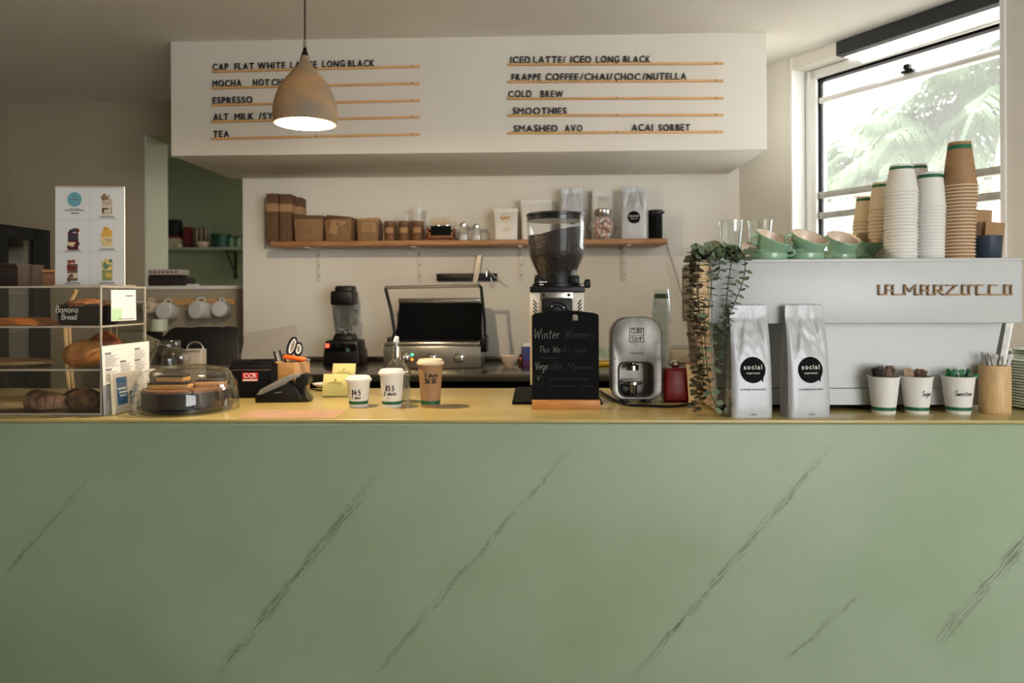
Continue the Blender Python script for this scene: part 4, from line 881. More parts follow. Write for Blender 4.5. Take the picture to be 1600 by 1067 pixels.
# cup stacks
def stack(px, topy, Y, n, wr_, wb_, hc, m_, place, short):
    k = K(Y); rt, rb, h = wr_ * k / 2, wb_ * k / 2, hc * k; x = W(px, 380, Y).x; ztop = W(px, topy, Y).z
    pitch = (ztop - MT - h) / (n - 1)
    g = G(); cup_shell(g, rb, rt, h, True, (.07, .17), 32); me = None
    for i in range(n):
        if i == 0: o = g.obj('paper_cup', [m_, M_green, M_cupcream if m_ is M_cupk else m_])
        else: o = o0.copy(); COL.objects.link(o)
        if i == 0: o0 = o
        lean = .012 if m_ is M_cupk else .004
        o.location = (x + lean * (i / n) ** 2 + random.uniform(-.0007, .0007), Y, MT + i * pitch); o.rotation_euler = (0, 0, i * 1.7)
        tag(o, ('upside-down %s on top of %s' if i == n - 1 else 'upside-down %s nested within %s') % (short, place), 'paper cup')
        if i < n - 1: o['group'] = 'cups of ' + place
        elif 'group' in o: del o['group']
stack(1350, 308, 2.80, 12, 33, 23, 39, M_cupcream, 'the shortest cream stack by the window', 'cream paper cup')
stack(1376, 286, 2.72, 15, 36, 25, 42, M_cupcream, 'the second shortest cream stack', 'cream paper cup')
stack(1407, 258.5, 2.56, 21, 47, 32, 43, M_cupw, 'the front white stack beside green cups', 'white paper cup')
stack(1431, 257.5, 2.74, 19, 42, 27, 42, M_cupw, 'the white stack hidden behind two others', 'white paper cup')
stack(1452, 270, 2.58, 17, 45, 34, 54, M_cupw, 'the white stack beside the brown stack', 'white paper cup')
stack(1495, 223, 2.56, 22, 48, 31, 68, M_cupk, 'the tall brown-topped stack', 'brown paper cup')
# green cups on the tray
def mugmesh(g_, R, H, parent):
    g = G(); g.lathe([(.001, 0), (R * .62, 0), (R * .66, .002), (R * .70, H * .12), (R * .9, H * .5), (R, H * .97), (R * .985, H), (R * .96, H * .99)], 40, caps=False); g.obj('cup_body', M_mug, parent)
    g = G(); g.lathe([(R * .962, H * .992), (R * .86, H * .5), (R * .6, H * .12), (.001, H * .08)], 40, caps=False); g.obj('glaze_lining', M_mugin, parent)
    g = G(); g.tube(smooth_line([(-R * .9, 0, H * .82), (-R * 1.22, 0, H * .86), (-R * 1.32, 0, H * .58), (-R * 1.1, 0, H * .36), (-R * .84, 0, H * .4)]), .0045, 8); g.obj('handle', M_mug, parent)
for i, (pxl, pxr, ty, Y) in enumerate(((1172, 1229, 369, 2.55), (1229.5, 1285, 366, 2.56), (1286, 1336, 370, 2.66), (1335, 1376, 372, 2.74))):
    nm = ('first green cup pair by the trailing plant', 'second green cup pair from the plant', 'third green cup pair from the plant', 'green cup pair touching the paper cup stacks')[i]
    k = K(Y); x = W((pxl + pxr) / 2, 400, Y).x; R = (pxr - pxl) * k / 2 * 1.02; Hc = 26 * k
    r = thing('green_cup', 'upright lower cup of the ' + nm, 'coffee cup', (x, Y, MT), 2.6 + i)
    mugmesh(None, R, Hc * .62, r)
    g = G(); g.lathe([(R * .96, 0), (R * .98, .003), (R * .98, Hc * .36), (R * .93, Hc * .42)], 40); g.obj('foot_band', M_mug, r)
    zz_ = W(1200, ty, Y).z; r2 = thing('green_cup', 'tilted upper cup of the ' + nm, 'coffee cup', (x - .003, Y - .004, MT + Hc * .46))
    mugmesh(None, R * 1.0, 27 * k, r2); r2.rotation_euler = (math.radians(27), math.radians(9), .35 - .2 * i)
k = K(2.5)
r = thing('green_cup', 'small green cup tipped on its side showing brown inside', 'coffee cup', (W(1160, 400, 2.56).x, 2.545, MT + .012)); mugmesh(None, .036, .042, r); r.rotation_euler = (math.radians(62), math.radians(8), .3)
r = thing('green_cup', 'green cup lying under the plant leaves beside the glasses', 'coffee cup', (W(1122, 400, 2.56).x, 2.57, MT + .022)); mugmesh(None, .036, .05, r); r.rotation_euler = (math.radians(75), math.radians(-30), -.4)
for px, lab in ((1142, 'faceted clear tumbler behind the plant, nearer the wall end'), (1187.5, 'faceted clear tumbler standing behind the first green cups')):
    Y = 2.78; k = K(Y); r = thing('glass_tumbler', lab, 'glass', (W(px, 380, Y).x, Y, MT), 0, 'tumblers on the machine'); H = W(px, 344.5, Y).z - MT
    g = G(); g.lathe([(.001, .004), (12.5 * k, 0), (13.5 * k, .004), (18 * k, H * .72), (19 * k, H)], 12, caps=False); g.lathe([(19 * k, H), (18.4 * k, H), (16.5 * k, H * .7), (12.5 * k, .014), (.001, .012)], 24, caps=False); g.obj('glass_body', M_glass, r, ang=10)
Y = 2.6; k = K(Y); r = thing('navy_pot', 'dark navy pot holding kraft cards at the machine end', 'pot', (W(1542, 400, Y).x, Y, MT)); H = W(1542, 369, Y).z - MT
g = G(); g.lathe([(18 * k, 0), (19 * k, .003), (20.5 * k, H - .003), (21 * k, H), (19.8 * k, H), (18 * k, .006), (.001, .005)], 36); g.obj('pot_body', M_navy, r)
for px, ty, w, lean, dy, lab, mm_ in ((1535, 325, 29, .05, .012, 'tall kraft card at the back of the navy pot', M_kraft2), (1548, 345, 29, .1, -.008, 'shorter kraft card in front within the navy pot', M_kraft2), (1528, 345, 12, -.05, .0, 'dark card edge on the inner side of the navy pot', M_kraft3)):
    zt_ = W(px, ty, Y).z; h = zt_ - MT - .02; g = G(); g.box((0, 0, h / 2), (w * k, .004, h), .001)
    o = g.obj('kraft_card', mm_, loc=(W(px, 370, Y).x, Y + dy, MT + .015)); o.rotation_euler = (0, lean, 0); tag(o, lab, 'card', 'cards in the navy pot')
# ================================================================== TRAILING PLANT
Yv = 2.42
r = thing('trailing_plant', 'trailing eucalyptus plant spilling over the espresso machine corner', 'plant', (W(1110, 400, 2.52).x, 2.515, MT))
o = r.location
g = G(); g.lathe([(.026, 0), (.03, .004), (.034, .04), (.033, .042), (.028, .04), (.028, .03), (.001, .028)], 24); g.obj('pot', mat('dark_green_pot', (40, 58, 42), .4), r)
def leaf(g, c, d, n, s):
    d = d.normalized(); b = d.cross(n).normalized(); n = b.cross(d)
    pts = [(0, 0, 0), (.3, .42, .03), (.7, .5, .02), (1, .12, -.06), (1, -.12, -.06), (.7, -.5, .02), (.3, -.42, .03), (.55, 0, -.07)]
    v = [c + d * (x * s) + b * (y * s) + n * (z * s) for x, y, z in pts]; g.add(v, [(0, 1, 7), (1, 2, 7), (2, 3, 7), (3, 4, 7), (4, 5, 7), (5, 6, 7), (6, 0, 7)])
VINES = [([(1098, 388), (1084, 402), (1083, 450), (1085, 520), (1090, 580), (1085, 646)], 2.45, 1), ([(1104, 388), (1093, 404), (1091, 455), (1096, 530), (1100, 580), (1094, 622)], 2.46, 1), ([(1108, 388), (1108, 402), (1111, 445), (1108, 482)], 2.43, 0), ([(1112, 388), (1122, 400), (1124, 420), (1118, 436)], 2.43, 0),
         ([(1120, 388), (1142, 399), (1138, 440), (1133, 490), (1126, 530), (1122, 562)], 2.43, 0), ([(1125, 388), (1160, 396), (1163, 430), (1150, 468), (1136, 502), (1128, 520)], 2.425, 0), ([(1096, 390), (1088, 410), (1090, 470), (1093, 500), (1087, 560), (1097, 600)], 2.44, 1), ([(1100, 480), (1101, 520), (1104, 565), (1110, 610), (1120, 634), (1133, 650)], 2.42, 0), ([(1095, 390), (1080, 398), (1078, 430), (1080, 470), (1079, 505)], 2.47, 1), ([(1123, 500), (1122, 530), (1124, 570), (1132, 590)], 2.435, 0)]
for pts, Y, br in VINES:
    P = []
    for i, (x, y) in enumerate(pts):
        yy = Y if i else (2.50 if y < 395 else Y); p = W(x, y, yy)
        if p.z < TOP + .012: p.z = TOP + .012
        P.append(tuple(p - o))
    line = smooth_line(P, 12); g = G(); g.tube(line, .0016, 5); st = g.obj('vine', M_stem, r)
    g = G(); acc = 0; turn = random.random() * 6
    for i in range(1, len(line)):
        a_, b_ = Vector(line[i - 1]), Vector(line[i]); acc += (b_ - a_).length
        if acc > (.017 if not br else .0125):
            acc = 0; turn += 1.57 + random.uniform(-.3, .3); ax = (b_ - a_).normalized(); e1 = ax.orthogonal().normalized(); e2 = ax.cross(e1)
            for sg in (0, PI):
                dd = e1 * math.cos(turn + sg) + e2 * math.sin(turn + sg); dd = dd + Vector((0, 0, random.uniform(-.35, .25))); leaf(g, b_, dd, Vector((0, 0, 1)) + Vector((random.uniform(-.5, .5), random.uniform(-.9, .1), 0)), random.uniform(.019, .030))
    lf = g.obj('foliage', M_leaf_shaded if br else M_leaf, st, fix=False)
g = G()
for i in range(95):
    x = random.uniform(1086, 1168); p = W(x, random.uniform(383, 404) + (6 if x > 1150 else 0), random.uniform(2.44, 2.50)); p.z = max(p.z, MT + .004) if p.y > 2.462 else p.z
    a_ = random.random() * 6.28; leaf(g, p - o, Vector((math.cos(a_), math.sin(a_) - .5, random.uniform(-.5, .5))), Vector((random.uniform(-.6, .6), -.8, .6)), random.uniform(.02, .034))
g.obj('crown_foliage', M_leaf, r, fix=False)
# ================================================================== COFFEE BAGS IN FRONT
roast_bag(1175.5, 653, 66, 174, 'white coffee bag with black disc touching the trailing plant', 1, rz=.10)
roast_bag(1264.5, 653, 70, 174, 'white coffee bag with black disc standing clear of the plant', 2, rz=.16)
# ================================================================== GRINDER, CHALKBOARD, TAMPER
p = WZ(868, 632, TOP); r = thing('rubber_mat', 'black rubber mat lying under the grinder', 'mat', (W(872, 600, p.y).x, p.y, TOP))
x0, x1 = W(800, 632, p.y).x - r.location.x, W(942, 632, p.y).x - r.location.x
g = G(); g.box(((x0 + x1) / 2, .22, .005), (x1 - x0, .44, .01), .003); g.obj('pad', M_blackm, r)
g = G()
for i in range(9): g.box(((x0 + x1) / 2, .03 + i * .047, .0105), (x1 - x0 - .02, .012, .002), .0006)
g.obj('ribs', M_black, r)
YGr = 2.80; kg = K(YGr); xg = W(870, 500, YGr).x
r = thing('coffee_grinder', 'cream and black coffee grinder with a big hopper of dark beans', 'coffee grinder', (xg, YGr, TOP + .0115))
def gz(py): return W(870, py, YGr - .1).z - r.location.z
def gx(px): return W(px, 500, YGr - .1).x - xg
bw = gx(913) - gx(828); yF = -.10
g = G(); g.box((0, .0, .03), (bw * .98, .2, .06), .006); g.obj('base', M_black, r)
g = G(); zc0, zc1 = gz(603), gz(457); xc = (gx(828) + gx(913)) / 2
g.plate(rrect(bw, zc1 - .055, .006, x=xc, z=(zc1 + .055) / 2), y0=yF + .01, y1=.1, bev=.003); g.obj('body', M_cream, r)
g = G()
for sx in (-1, 1):
    for i in range(4):
        c = (gx(836) if sx < 0 else gx(906)); g.box((c, yF + .009, gz(472 + i * 5.5)), (.021, .002, .004), .0004, rot=(0, .9 * (1 if sx < 0 else -1), 0))
g.obj('vents', M_black, r)
g = G(); g.box((xc, yF + .007, gz(462)), (bw * .6, .006, 13 * kg), .002); g.obj('top_plate', M_steel, r)
for px in (850, 889): g = G(); g.M = Matrix.Translation((gx(px), yF + .003, gz(461))) @ Matrix.Rotation(PI / 2, 4, 'X'); g.lathe([(.006, 0), (.005, .003), (.001, .0035)], 14); g.obj('screw', M_black, r)
g = G(); w = gx(894) - gx(846); g.plate(rrect(w, gz(466) - gz(508), .008, x=xc, z=(gz(466) + gz(508)) / 2), y0=yF - .012, y1=yF + .012, bev=.003); g.obj('dosing_head', M_black, r)
g = G(); ring = lambda R, y: [(xc + R * math.cos(2 * PI * i / 40), y, gz(488) + R * math.sin(2 * PI * i / 40)) for i in range(40)]
g.tube(ring(.037, yF - .013), .0035, 8, True); g.tube(ring(.024, yF - .014), .0025, 8, True); g.obj('dial_ring', M_black, r)
for a in (.7, 2.4, 4.2, 5.3): g = G(); g.box((xc + .03 * math.cos(a), yF - .015, gz(488) + .03 * math.sin(a)), (.012, .002, .002), .0004, rot=(0, -a - PI / 2, 0)); g.obj('dial_mark', M_chrome, r)
g = G(); g.box((xc, yF - .03, gz(516)), (.05, .07, .02), .004); g.tube([(xc - .02, yF - .06, gz(530)), (xc - .02, yF - .0, gz(528))], .004); g.tube([(xc + .02, yF - .06, gz(530)), (xc + .02, yF - .0, gz(528))], .004); g.obj('holder_fork', M_steel, r)
g = G(); wc = gx(912) - gx(826); g.box((0, 0, gz(452)), (wc, .2, 9 * kg), .003); g.obj('collar_plate', M_black, r)
z0 = gz(448)
g = G(); g.lathe([(.093, z0), (.093, z0 + .012), (.085, z0 + .014), (.083, z0 + .045), (.079, z0 + .047)], 40); g.box((-.07, -.06, z0 + .02), (.03, .05, .026), .004); g.box((.065, -.06, z0 + .025), (.035, .05, .03), .005); g.obj('adjustment_collar', M_black, r)
g = G(); g.box((-.052, -.088, z0 + .018), (.03, .012, .004), .001); g.box((-.058, -.088, z0 + .008), (.016, .012, .004), .001); g.obj('scale_mark', M_paperw, r)
g = G(); g.lathe([(.013, 0), (.013, .03), (.010, .034)], 18, at=(.055, -.06, z0 + .03)); g.obj('hopper_lock', M_glassy, r)
g = G(); zk = gz(443); g.tube([(.08, -.04, zk), (gx(921), -.04, zk)], .0025, 8); g.obj('knob_rod', M_chrome, r)
g = G(); g.M = Matrix.Translation((gx(920), -.04, zk)) @ Matrix.Rotation(PI / 2, 4, 'Y')
vs = [(.0155 * (1 + .1 * math.cos(6 * 2 * PI * i / 36)), 0) for i in range(36)]
g.lathe([(.010, -.012), (.0165, -.008), (.0165, .008), (.010, .012)], 6); g.M = Matrix.Identity(4); g.obj('knob', M_black, r)
H0, H1 = z0 + .045, gz(336)
hp = [(.076, H0), (.078, H0 + .012), (.100, H0 + .062), (.107, H0 + .09), (.110, H0 + .15), (.1125, H1)]
g = G(); g.lathe(smooth_line(hp, 4), 64, caps=False); g.lathe([(.1125, H1), (.114, H1 + .002), (.1145, H1 + .012), (.112, H1 + .014)], 64, caps=False); g.obj('hopper', clear('hopper_plastic', (248, 249, 248), .25, .03, base=.05), r)
g = G(); prof = smooth_line([(a - .004, b) for a, b in hp], 4); ztop = gz(352); seg = 48; vs = []; fs = []
pr = [q for q in prof if q[1] < ztop - .02]
for R, z in pr:
    for i in range(seg): a = 2 * PI * i / seg; vs.append((R * math.cos(a), R * math.sin(a), z))
for i in range(len(pr) - 1):
    for q in range(seg): fs.append((i * seg + q, i * seg + (q + 1) % seg, (i + 1) * seg + (q + 1) % seg, (i + 1) * seg + q))
b0 = (len(pr) - 1) * seg; Rr = pr[-1][0]
for j in range(6):
    R = Rr * (1 - j / 5 * .98)
    for i in range(seg):
        a = 2 * PI * i / seg; x, y = R * math.cos(a), R * math.sin(a); z = ztop - .012 + .02 * (x / .1) - .004 * (R / .1) ** 2 + .004 * noise.noise((x * 40, y * 40, 0)) - (.022 if x < -.05 else 0) * min(1, (-.05 - x) / .03)
        vs.append((x, y, z))
    c = len(pr) * seg + j * seg; pv = b0 if j == 0 else c - seg
    for q in range(seg): fs.append((pv + q, pv + (q + 1) % seg, c + (q + 1) % seg, c + q))
fs.append(tuple(len(vs) - seg + i for i in range(seg))); fs.append(tuple(range(seg - 1, -1, -1)))
g.add(vs, fs); bo = g.obj('coffee_beans', M_bean, r); bo['kind'] = 'stuff'
g = G(); g.lathe([(.111, H1 - .012), (.111, H1 + .004), (.1155, H1 + .006), (.1155, H1 + .012), (.108, H1 + .016), (.02, H1 + .019), (.001, H1 + .019)], 64); g.obj('hopper_lid', mat('smoked_lid', (26, 28, 32), .2), r)
# chalkboard
p = WZ(884, 640, TOP); k = K(p.y); x = p.x
r = thing('chalkboard', 'small black chalkboard with a soup menu in a timber foot', 'chalkboard', (x, p.y + .022, TOP))
def cz(py): return W(884, py, p.y).z - TOP
def cx(px): return W(px, 560, p.y).x - x
g = G(); g.box(((cx(831) + cx(938)) / 2, 0, (cz(625.5)) / 2), (cx(938) - cx(831), .044, cz(625.5)), .002); g.obj('foot', mat('honey_oak', (204, 142, 72), .5, col2=(184, 120, 56), scale=8, stretch=(1, 8, 8)), r)
xl, xr = cx(831.5), cx(936.5); zb_ = cz(625.5) - .012
ol = [(xl, zb_), (xr, zb_), (xr, cz(494)), (cx(935), cz(491.5)), (cx(930), cz(489.5))]
for i in range(1, 12): t = i / 12; xx = cx(930) + (cx(838) - cx(930)) * t; ol.append((xx, cz(489.5) + 4.5 * k * math.sin(PI * t) * .95))
ol += [(cx(838), cz(489.5)), (cx(833), cz(491.5)), (xl, cz(494))]
hole = rrect(9.5 * k, 9.5 * k, 4 * k, 5, cx(899), cz(496.5), 1.5 * k)
g = G(); g.plate(ol, [hole], -.004, .004); g.obj('board', M_blackm, r)
def cf(px, py): return lambda u, v, w=0: (cx(px) + u, -.0046, cz(py) + v)
g = G()
g.hand('Winter', 15 * k, cf(834, 529), .0008, fit=41 * k); g.hand('This We', 10 * k, cf(842, 551), .0006, fit=34 * k); g.hand('Vege', 12 * k, cf(836, 578), .0008, fit=20 * k); g.hand('V', 8 * k, cf(838.5, 596), .0006); g.obj('chalk_writing', M_chalk, r)
g = G()
g.hand('Warmers', 15 * k, cf(883, 529), .0007, fit=46 * k); g.hand("ek's Soup", 10 * k, cf(877, 551), .0006, fit=40 * k); g.hand('~~~', 5 * k, cf(847, 561), .0005, fit=24 * k); g.hand('table', 12 * k, cf(857, 578), .0007, fit=22 * k); g.hand('Mi~~', 11 * k, cf(886, 578), .0007, fit=42 * k); g.hand('~~~~~~', 7 * k, cf(858, 595), .0005, fit=64 * k); g.hand('~~~~ ~~', 6 * k, cf(858, 606), .0005, fit=70 * k)
f = cf(841.5, 593.5); g.tube([f(8 * k * math.cos(i * PI / 14), 8 * k * math.sin(i * PI / 14)) for i in range(28)], .0005, 4, True); g.obj('faint_chalk_writing', M_chalkd, r)
# automatic tamper
p = WZ(995, 629, TOP); Yt = p.y; k = K(Yt); x = p.x
r = thing('coffee_tamper', 'rounded steel automatic coffee tamper between chalkboard and red tub', 'tamper', (x, Yt, TOP))
def tz(py): return W(995, py, Yt).z - TOP
def tx(px): return W(px, 560, Yt).x - x
wv, hv = tx(1034) - tx(956), tz(496) - tz(624); cxx, czz = (tx(1034) + tx(956)) / 2, (tz(496) + tz(624)) / 2
M_tamp = mat('worn_steel', (140, 137, 131), .42, .9, var=.2, scale=16)
op = rrect(54 * k, 54 * k, 9 * k, 6, tx(993.5), tz(593), 12 * k)
g = G(); g.plate(rrect(wv, hv, 27 * k, 10, cxx, czz, 16 * k), [op], 0, .012, .002); g.obj('front_plate', M_tamp, r)
g = G(); g.plate(rrect(wv * .985, hv * .985, 27 * k, 10, cxx, czz, 16 * k), [op], .012, .12, 0); g.obj('shell', M_tamp, r)
g = G(); g.plate(rrect(wv * 1.02, hv * 1.012, 28 * k, 10, cxx, czz, 17 * k), [rrect(wv * .95, hv * .965, 26 * k, 10, cxx, czz, 15 * k)], .004, .010); g.obj('edge_seam', M_black, r)
g = G(); g.plate(rrect(53 * k, 53 * k, 9 * k, 6, tx(993.5), tz(593), 12 * k), y0=.10, y1=.118); g.obj('recess_back', M_tamp, r)
g = G(); oo = rrect(56 * k, 56 * k, 10 * k, 6, tx(993.5), tz(593), 13 * k); g.plate(oo, [rrect(51 * k, 51 * k, 9 * k, 6, tx(993.5), tz(593), 12 * k)], -.002, .004, .0006); g.obj('opening_rim', M_black, r)
g = G(); c = (tx(991), .05, 0); g.lathe([(.020, tz(578)), (.023, tz(580)), (.023, tz(573)), (.008, tz(570)), (.008, tz(567))], 28, at=c); g.obj('tamp_foot', M_chrome, r)
g = G(); g.lathe([(.034, tz(603)), (.036, tz(602)), (.036, tz(598)), (.028, tz(597))], 28, at=c); g.lathe([(.017, tz(619)), (.017, tz(603))], 20, at=c); g.obj('fork_cup', M_chrome, r)
g = G(); g.box((tx(991), .03, tz(610)), (.006, .012, 22 * k), .002); g.box((tx(978), .06, tz(611)), (.03, .03, .03), .004, rot=(0, .4, 0)); g.obj('switch_bracket', M_black, r)
g = G(); f = lambda u, v, w=0: (tx(995) + u, -w - .0004, tz(523.5) + v)
g.plate(rrect(22.5 * k, 22.5 * k, .001, 2, tx(995), tz(523.5)), [rrect(20.5 * k, 20.5 * k, .001, 2, tx(995), tz(523.5))], -.0012, 0)
g.text('CUBE', 7.4 * k, lambda u, v, w: (tx(995) + u, -w - .0003, tz(521) + v), 18 * k, .05, .001, 'c'); g.box((tx(995), -.0006, tz(524)), (20 * k, .0012, .8 * k)); g.text('TAMP', 7 * k, lambda u, v, w: (tx(995) + u, -w - .0003, tz(533) + v), 17.5 * k, .05, .001, 'c'); g.text('COMPAK', 3.2 * k, lambda u, v, w: (tx(995) + u, -w - .0003, tz(553.5) + v), 22 * k, .1, .001, 'c'); g.obj('lettering', M_ink, r)
for px in (977, 1011): g = G(); g.box((tx(px), .06, tz(627)), (.03, .11, .014), .004); g.obj('foot', M_black, r)
for px in (961, 1029): g = G(); g.M = Matrix.Translation((tx(px), .0, tz(560))) @ Matrix.Rotation(PI / 2, 4, 'X'); g.lathe([(.004, 0), (.003, .0015)], 12); g.obj('screw', M_grey, r)
# black power cable on the counter
pts = [WZ(938, 613, TOP), WZ(950, 621, TOP), WZ(975, 633.5, TOP), WZ(1005, 636, TOP), WZ(1050, 637, TOP), WZ(1076, 634, TOP), WZ(1100, 628, TOP)]
g = G(); g.tube(smooth_line([(q.x, q.y, TOP + .0055) for q in pts], 6), .005, 8); tag(g.obj('power_cable', M_black), 'black power cable lying on the counter before the steel tamper', 'cable')
# red tub with spoons
p = WZ(1055, 629, TOP); k = K(p.y); R = 20.5 * k; H = 53 * k; p.x = W(1055, 600, p.y + R).x
r = thing('red_tub', 'glossy dark red tub beside the steel tamper', 'tub', (p.x, p.y + R, TOP))
g = G(); g.M = Matrix.Identity(4); g.box((0, 0, H / 2), (2 * R, 1.8 * R, H), .012, taper=.92, seg=3); g.obj('tub_body', M_red, r)
g = G(); g.ball((.0, 0, H + .012), .018, 3, (1, 1, .9)); tag(g.obj('steel_ball', M_chrome, loc=(p.x, p.y + R, TOP)), 'shiny round steel ball resting on the red tub', 'steel ball')
Y = 2.72; k = K(Y); r = thing('cream_jug', 'cream paper tub half hidden behind the plant vines', 'tub', (W(1090, 600, Y).x, Y, TOP)); H = W(1090, 569, Y).z - TOP
g = G(); R = 17 * k; g.lathe([(R * .8, 0), (R, H - .004), (R * 1.06, H), (R * .98, H), (R * .78, .006), (.001, .005)], 32, caps=False); g.obj('body', M_cupcream, r)
# clear cups behind the tamper
Y = 3.05; k = K(Y)
for i in range(9):
    zt_ = W(1027, 452, Y).z; hc = .10; pitch = (zt_ - TOP - hc) / 8
    if i == 0:
        g = G(); g.mi = 0; g.lathe([(11 * k, hc), (13.5 * k, hc * .5)], 28, caps=False); g.lathe([(13.5 * k, hc * .5), (16 * k, .003), (17 * k, .003), (17 * k, 0), (15.5 * k, 0)], 28, caps=False); g.mi = 1; g.lathe([(11.2 * k, hc * .82), (12 * k, hc * .62)], 28, caps=False)
        o0 = o = g.obj('clear_cup', [M_tub, mat('sea_green_print', (60, 120, 84), .5)])
    else: o = o0.copy(); COL.objects.link(o)
    o.location = (W(1028, 500, Y).x + .004 * i * .5, Y, TOP + i * pitch); tag(o, 'upside-down clear cup on top of the stack behind the tamper' if i == 8 else 'upside-down clear plastic cup in the stack behind the tamper', 'plastic cup')
    if i < 8: o.material_slots[1].link = 'OBJECT'; o.material_slots[1].material = M_tub
    else: o.material_slots[1].link = 'OBJECT'; o.material_slots[1].material = MATS['sea_green_print']
    if i < 8: o['group'] = 'clear cups in the stack'
    elif 'group' in o: del o['group']
p = WZ(1064, 567, TOP); r = thing('clear_food_tub', 'milky clear food tub with a lid on the bench beside vines', 'tub', (p.x, p.y + .05, TOP), .1); k = K(p.y)
g = G(); g.box((0, 0, .04), (30 * k, .12, .08), .008, taper=1.1); g.obj('tub_body', mat('milky_tub', (206, 190, 160), .4), r); g = G(); g.box((0, 0, .088), (35 * k, .14, .014), .004); g.obj('lid', M_tub, r)
# ================================================================== LEFT SIDE OF THE COUNTER
# display case
YD0, YD1 = 2.44, 2.72
zD = W(154, 446, YD0).z; xr_ = W(158, 550, YD0).x; xl_ = -2.10
r = thing('display_case', 'clear acrylic three-tier pastry case at the counter end', 'display case', (0, 0, 0))
Hc = zD - TOP; zsh = [W(158, 651, YD0).z, W(158, 578, YD0).z, W(158, 510.5, YD0).z, zD - .004]; zsh[0] = TOP + .004
th = .005
g = G(); g.box(((xl_ + xr_) / 2, YD0, (TOP + zD) / 2), (xr_ - xl_, th, Hc)); g.obj('front_wall', M_acry, r)
g = G(); g.box((xr_, (YD0 + YD1) / 2, (TOP + zD) / 2), (th, YD1 - YD0 - .004, Hc)); g.obj('side_wall', M_acry, r)
for z in zsh: g = G(); g.box(((xl_ + xr_) / 2, (YD0 + YD1) / 2, z), (xr_ - xl_ - .002, YD1 - YD0 - .002, th)); g.obj('shelf', M_acry, r)
g = G()
for z in zsh:
    g.box(((xl_ + xr_) / 2, YD0 - .003, z), (xr_ - xl_ + .006, .002, .0065), .0006); g.box((xr_ + .003, (YD0 + YD1) / 2, z), (.002, YD1 - YD0, .0065), .0006)
for y in (YD0, YD1): g.box((xr_, y, (TOP + zD) / 2), (.006, .006, Hc), .001)
for x in (W(98, 500, YD0).x, W(109, 500, YD0).x): g.box((x, YD1, (TOP + zD) / 2), (.003, .003, Hc), .0005)
g.obj('polished_edges', M_acedge, r)
g = G(); f = lambda px, py: (lambda u, v, w=0: (W(px, py, YD0).x + u, YD0 - .0034, W(px, py, YD0).z + v)); kd = K(YD0)
g.hand('Banana', 10.5 * kd, f(88, 488), .001, .1); g.hand('Bread', 9 * kd, f(97, 499), .001, .1); g.obj('handwriting', M_whiteink, r)
# items inside
s1, s2, s3 = zsh[0] + th / 2 + .0005, zsh[1] + th / 2 + .0005, zsh[2] + th / 2 + .0005
def loaf(name, x0, x1, y, zb, h, d, label, cat, m1, m2):
    w = x1 - x0; r = thing(name, label, cat, ((x0 + x1) / 2, y, zb)); g = G(); n = 14
    g.box((0, 0, h * .42), (w * .94, d, h * .84), .012, taper=1.05, seg=3)
    for v in g.bm.verts: v.co += v.co.normalized() * .002 * noise.noise(v.co * 60)
    g.obj('loaf_body', m1, r); g = G()
    t = bmesh.new(); bmesh.ops.create_icosphere(t, subdivisions=4, radius=1)
    for v in t.verts: q = 1 + .05 * noise.noise(v.co * 6) + .04 * noise.noise(v.co * 15); v.co = Vector((v.co.x * w * .52, v.co.y * d * .55, max(-.15, v.co.z) * h * .28)) * q + Vector((0, 0, h * .78))
    g.join(t); g.obj('crust_top', m2, r); return r
xi = lambda px, Y: W(px, 500, Y).x
loaf('banana_loaf', xi(104, 2.56), xi(166, 2.56), 2.58, s3, .088, .16, 'dark banana loaf with crumble top on the uppermost shelf', 'bread', mat('dark_loaf', (32, 22, 18), .85, var=.3, scale=40, bump=.5), M_crumb)
r = thing('serving_board', 'flat caramel-brown board on the uppermost case shelf', 'board', (xi(10, 2.55), 2.57, s3)); g = G(); g.plate([(-.36, 0), (.155, 0), (.15, .006), (.10, .008), (.075, .022), (.02, .026), (-.05, .018), (-.36, .012)], y0=-.10, y1=.10, bev=.003); g.obj('board', mat('caramel_board', (190, 116, 46), .5, col2=(160, 90, 34), scale=6, stretch=(1, 6, 6)), r)
def roll(name, c, s, label, cat, mt, seed, grp=None, parts=False):
    r = thing(name, label, cat, c, 0, grp); g = G(); t = bmesh.new(); bmesh.ops.create_icosphere(t, subdivisions=4, radius=1)
    for v in t.verts:
        q = 1 + .07 * noise.noise(v.co * 2.2 + Vector((seed, 0, 0))) + .03 * noise.noise(v.co * 8 + Vector((seed, 3, 0))) + .025 * math.sin(v.co.x * 9 + seed)
        v.co = Vector((v.co.x * s[0] * q, v.co.y * s[1] * q, (max(v.co.z, -.72) + .72) / 1.72 * 2 * s[2] * q))
    g.join(t); g.obj('crust', mt, r); return r
def croissant(c, L, label, mt, rz, grp=None):
    r = thing('croissant', label, 'croissant', c, rz, grp); g = G(); pts = []; rs = []; n = 44
    for i in range(n + 1):
        t = i / n; a = (t - .5) * 2.2; R = L / 2.0; e = 1 - abs(2 * t - 1) ** 2.2
        ridge = 1 - .13 * (((t * 9) % 1)) ; pts.append((R * 1.15 * math.sin(a), R * .7 * (1 - math.cos(a)), L * .24 * (.30 + .7 * e))); rs.append(max(.006, L * .235 * (.26 + .74 * e) * ridge))
    g.tube(pts, rs, 18); mz = min(v.co.z for v in g.bm.verts)
    for v in g.bm.verts: v.co.z = max(v.co.z - mz, .006) - .006; v.co += Vector((noise.noise(v.co * 50), noise.noise(v.co * 50 + Vector((5, 0, 0))), 0)) * .002
    g.obj('crust', mt, r); return r
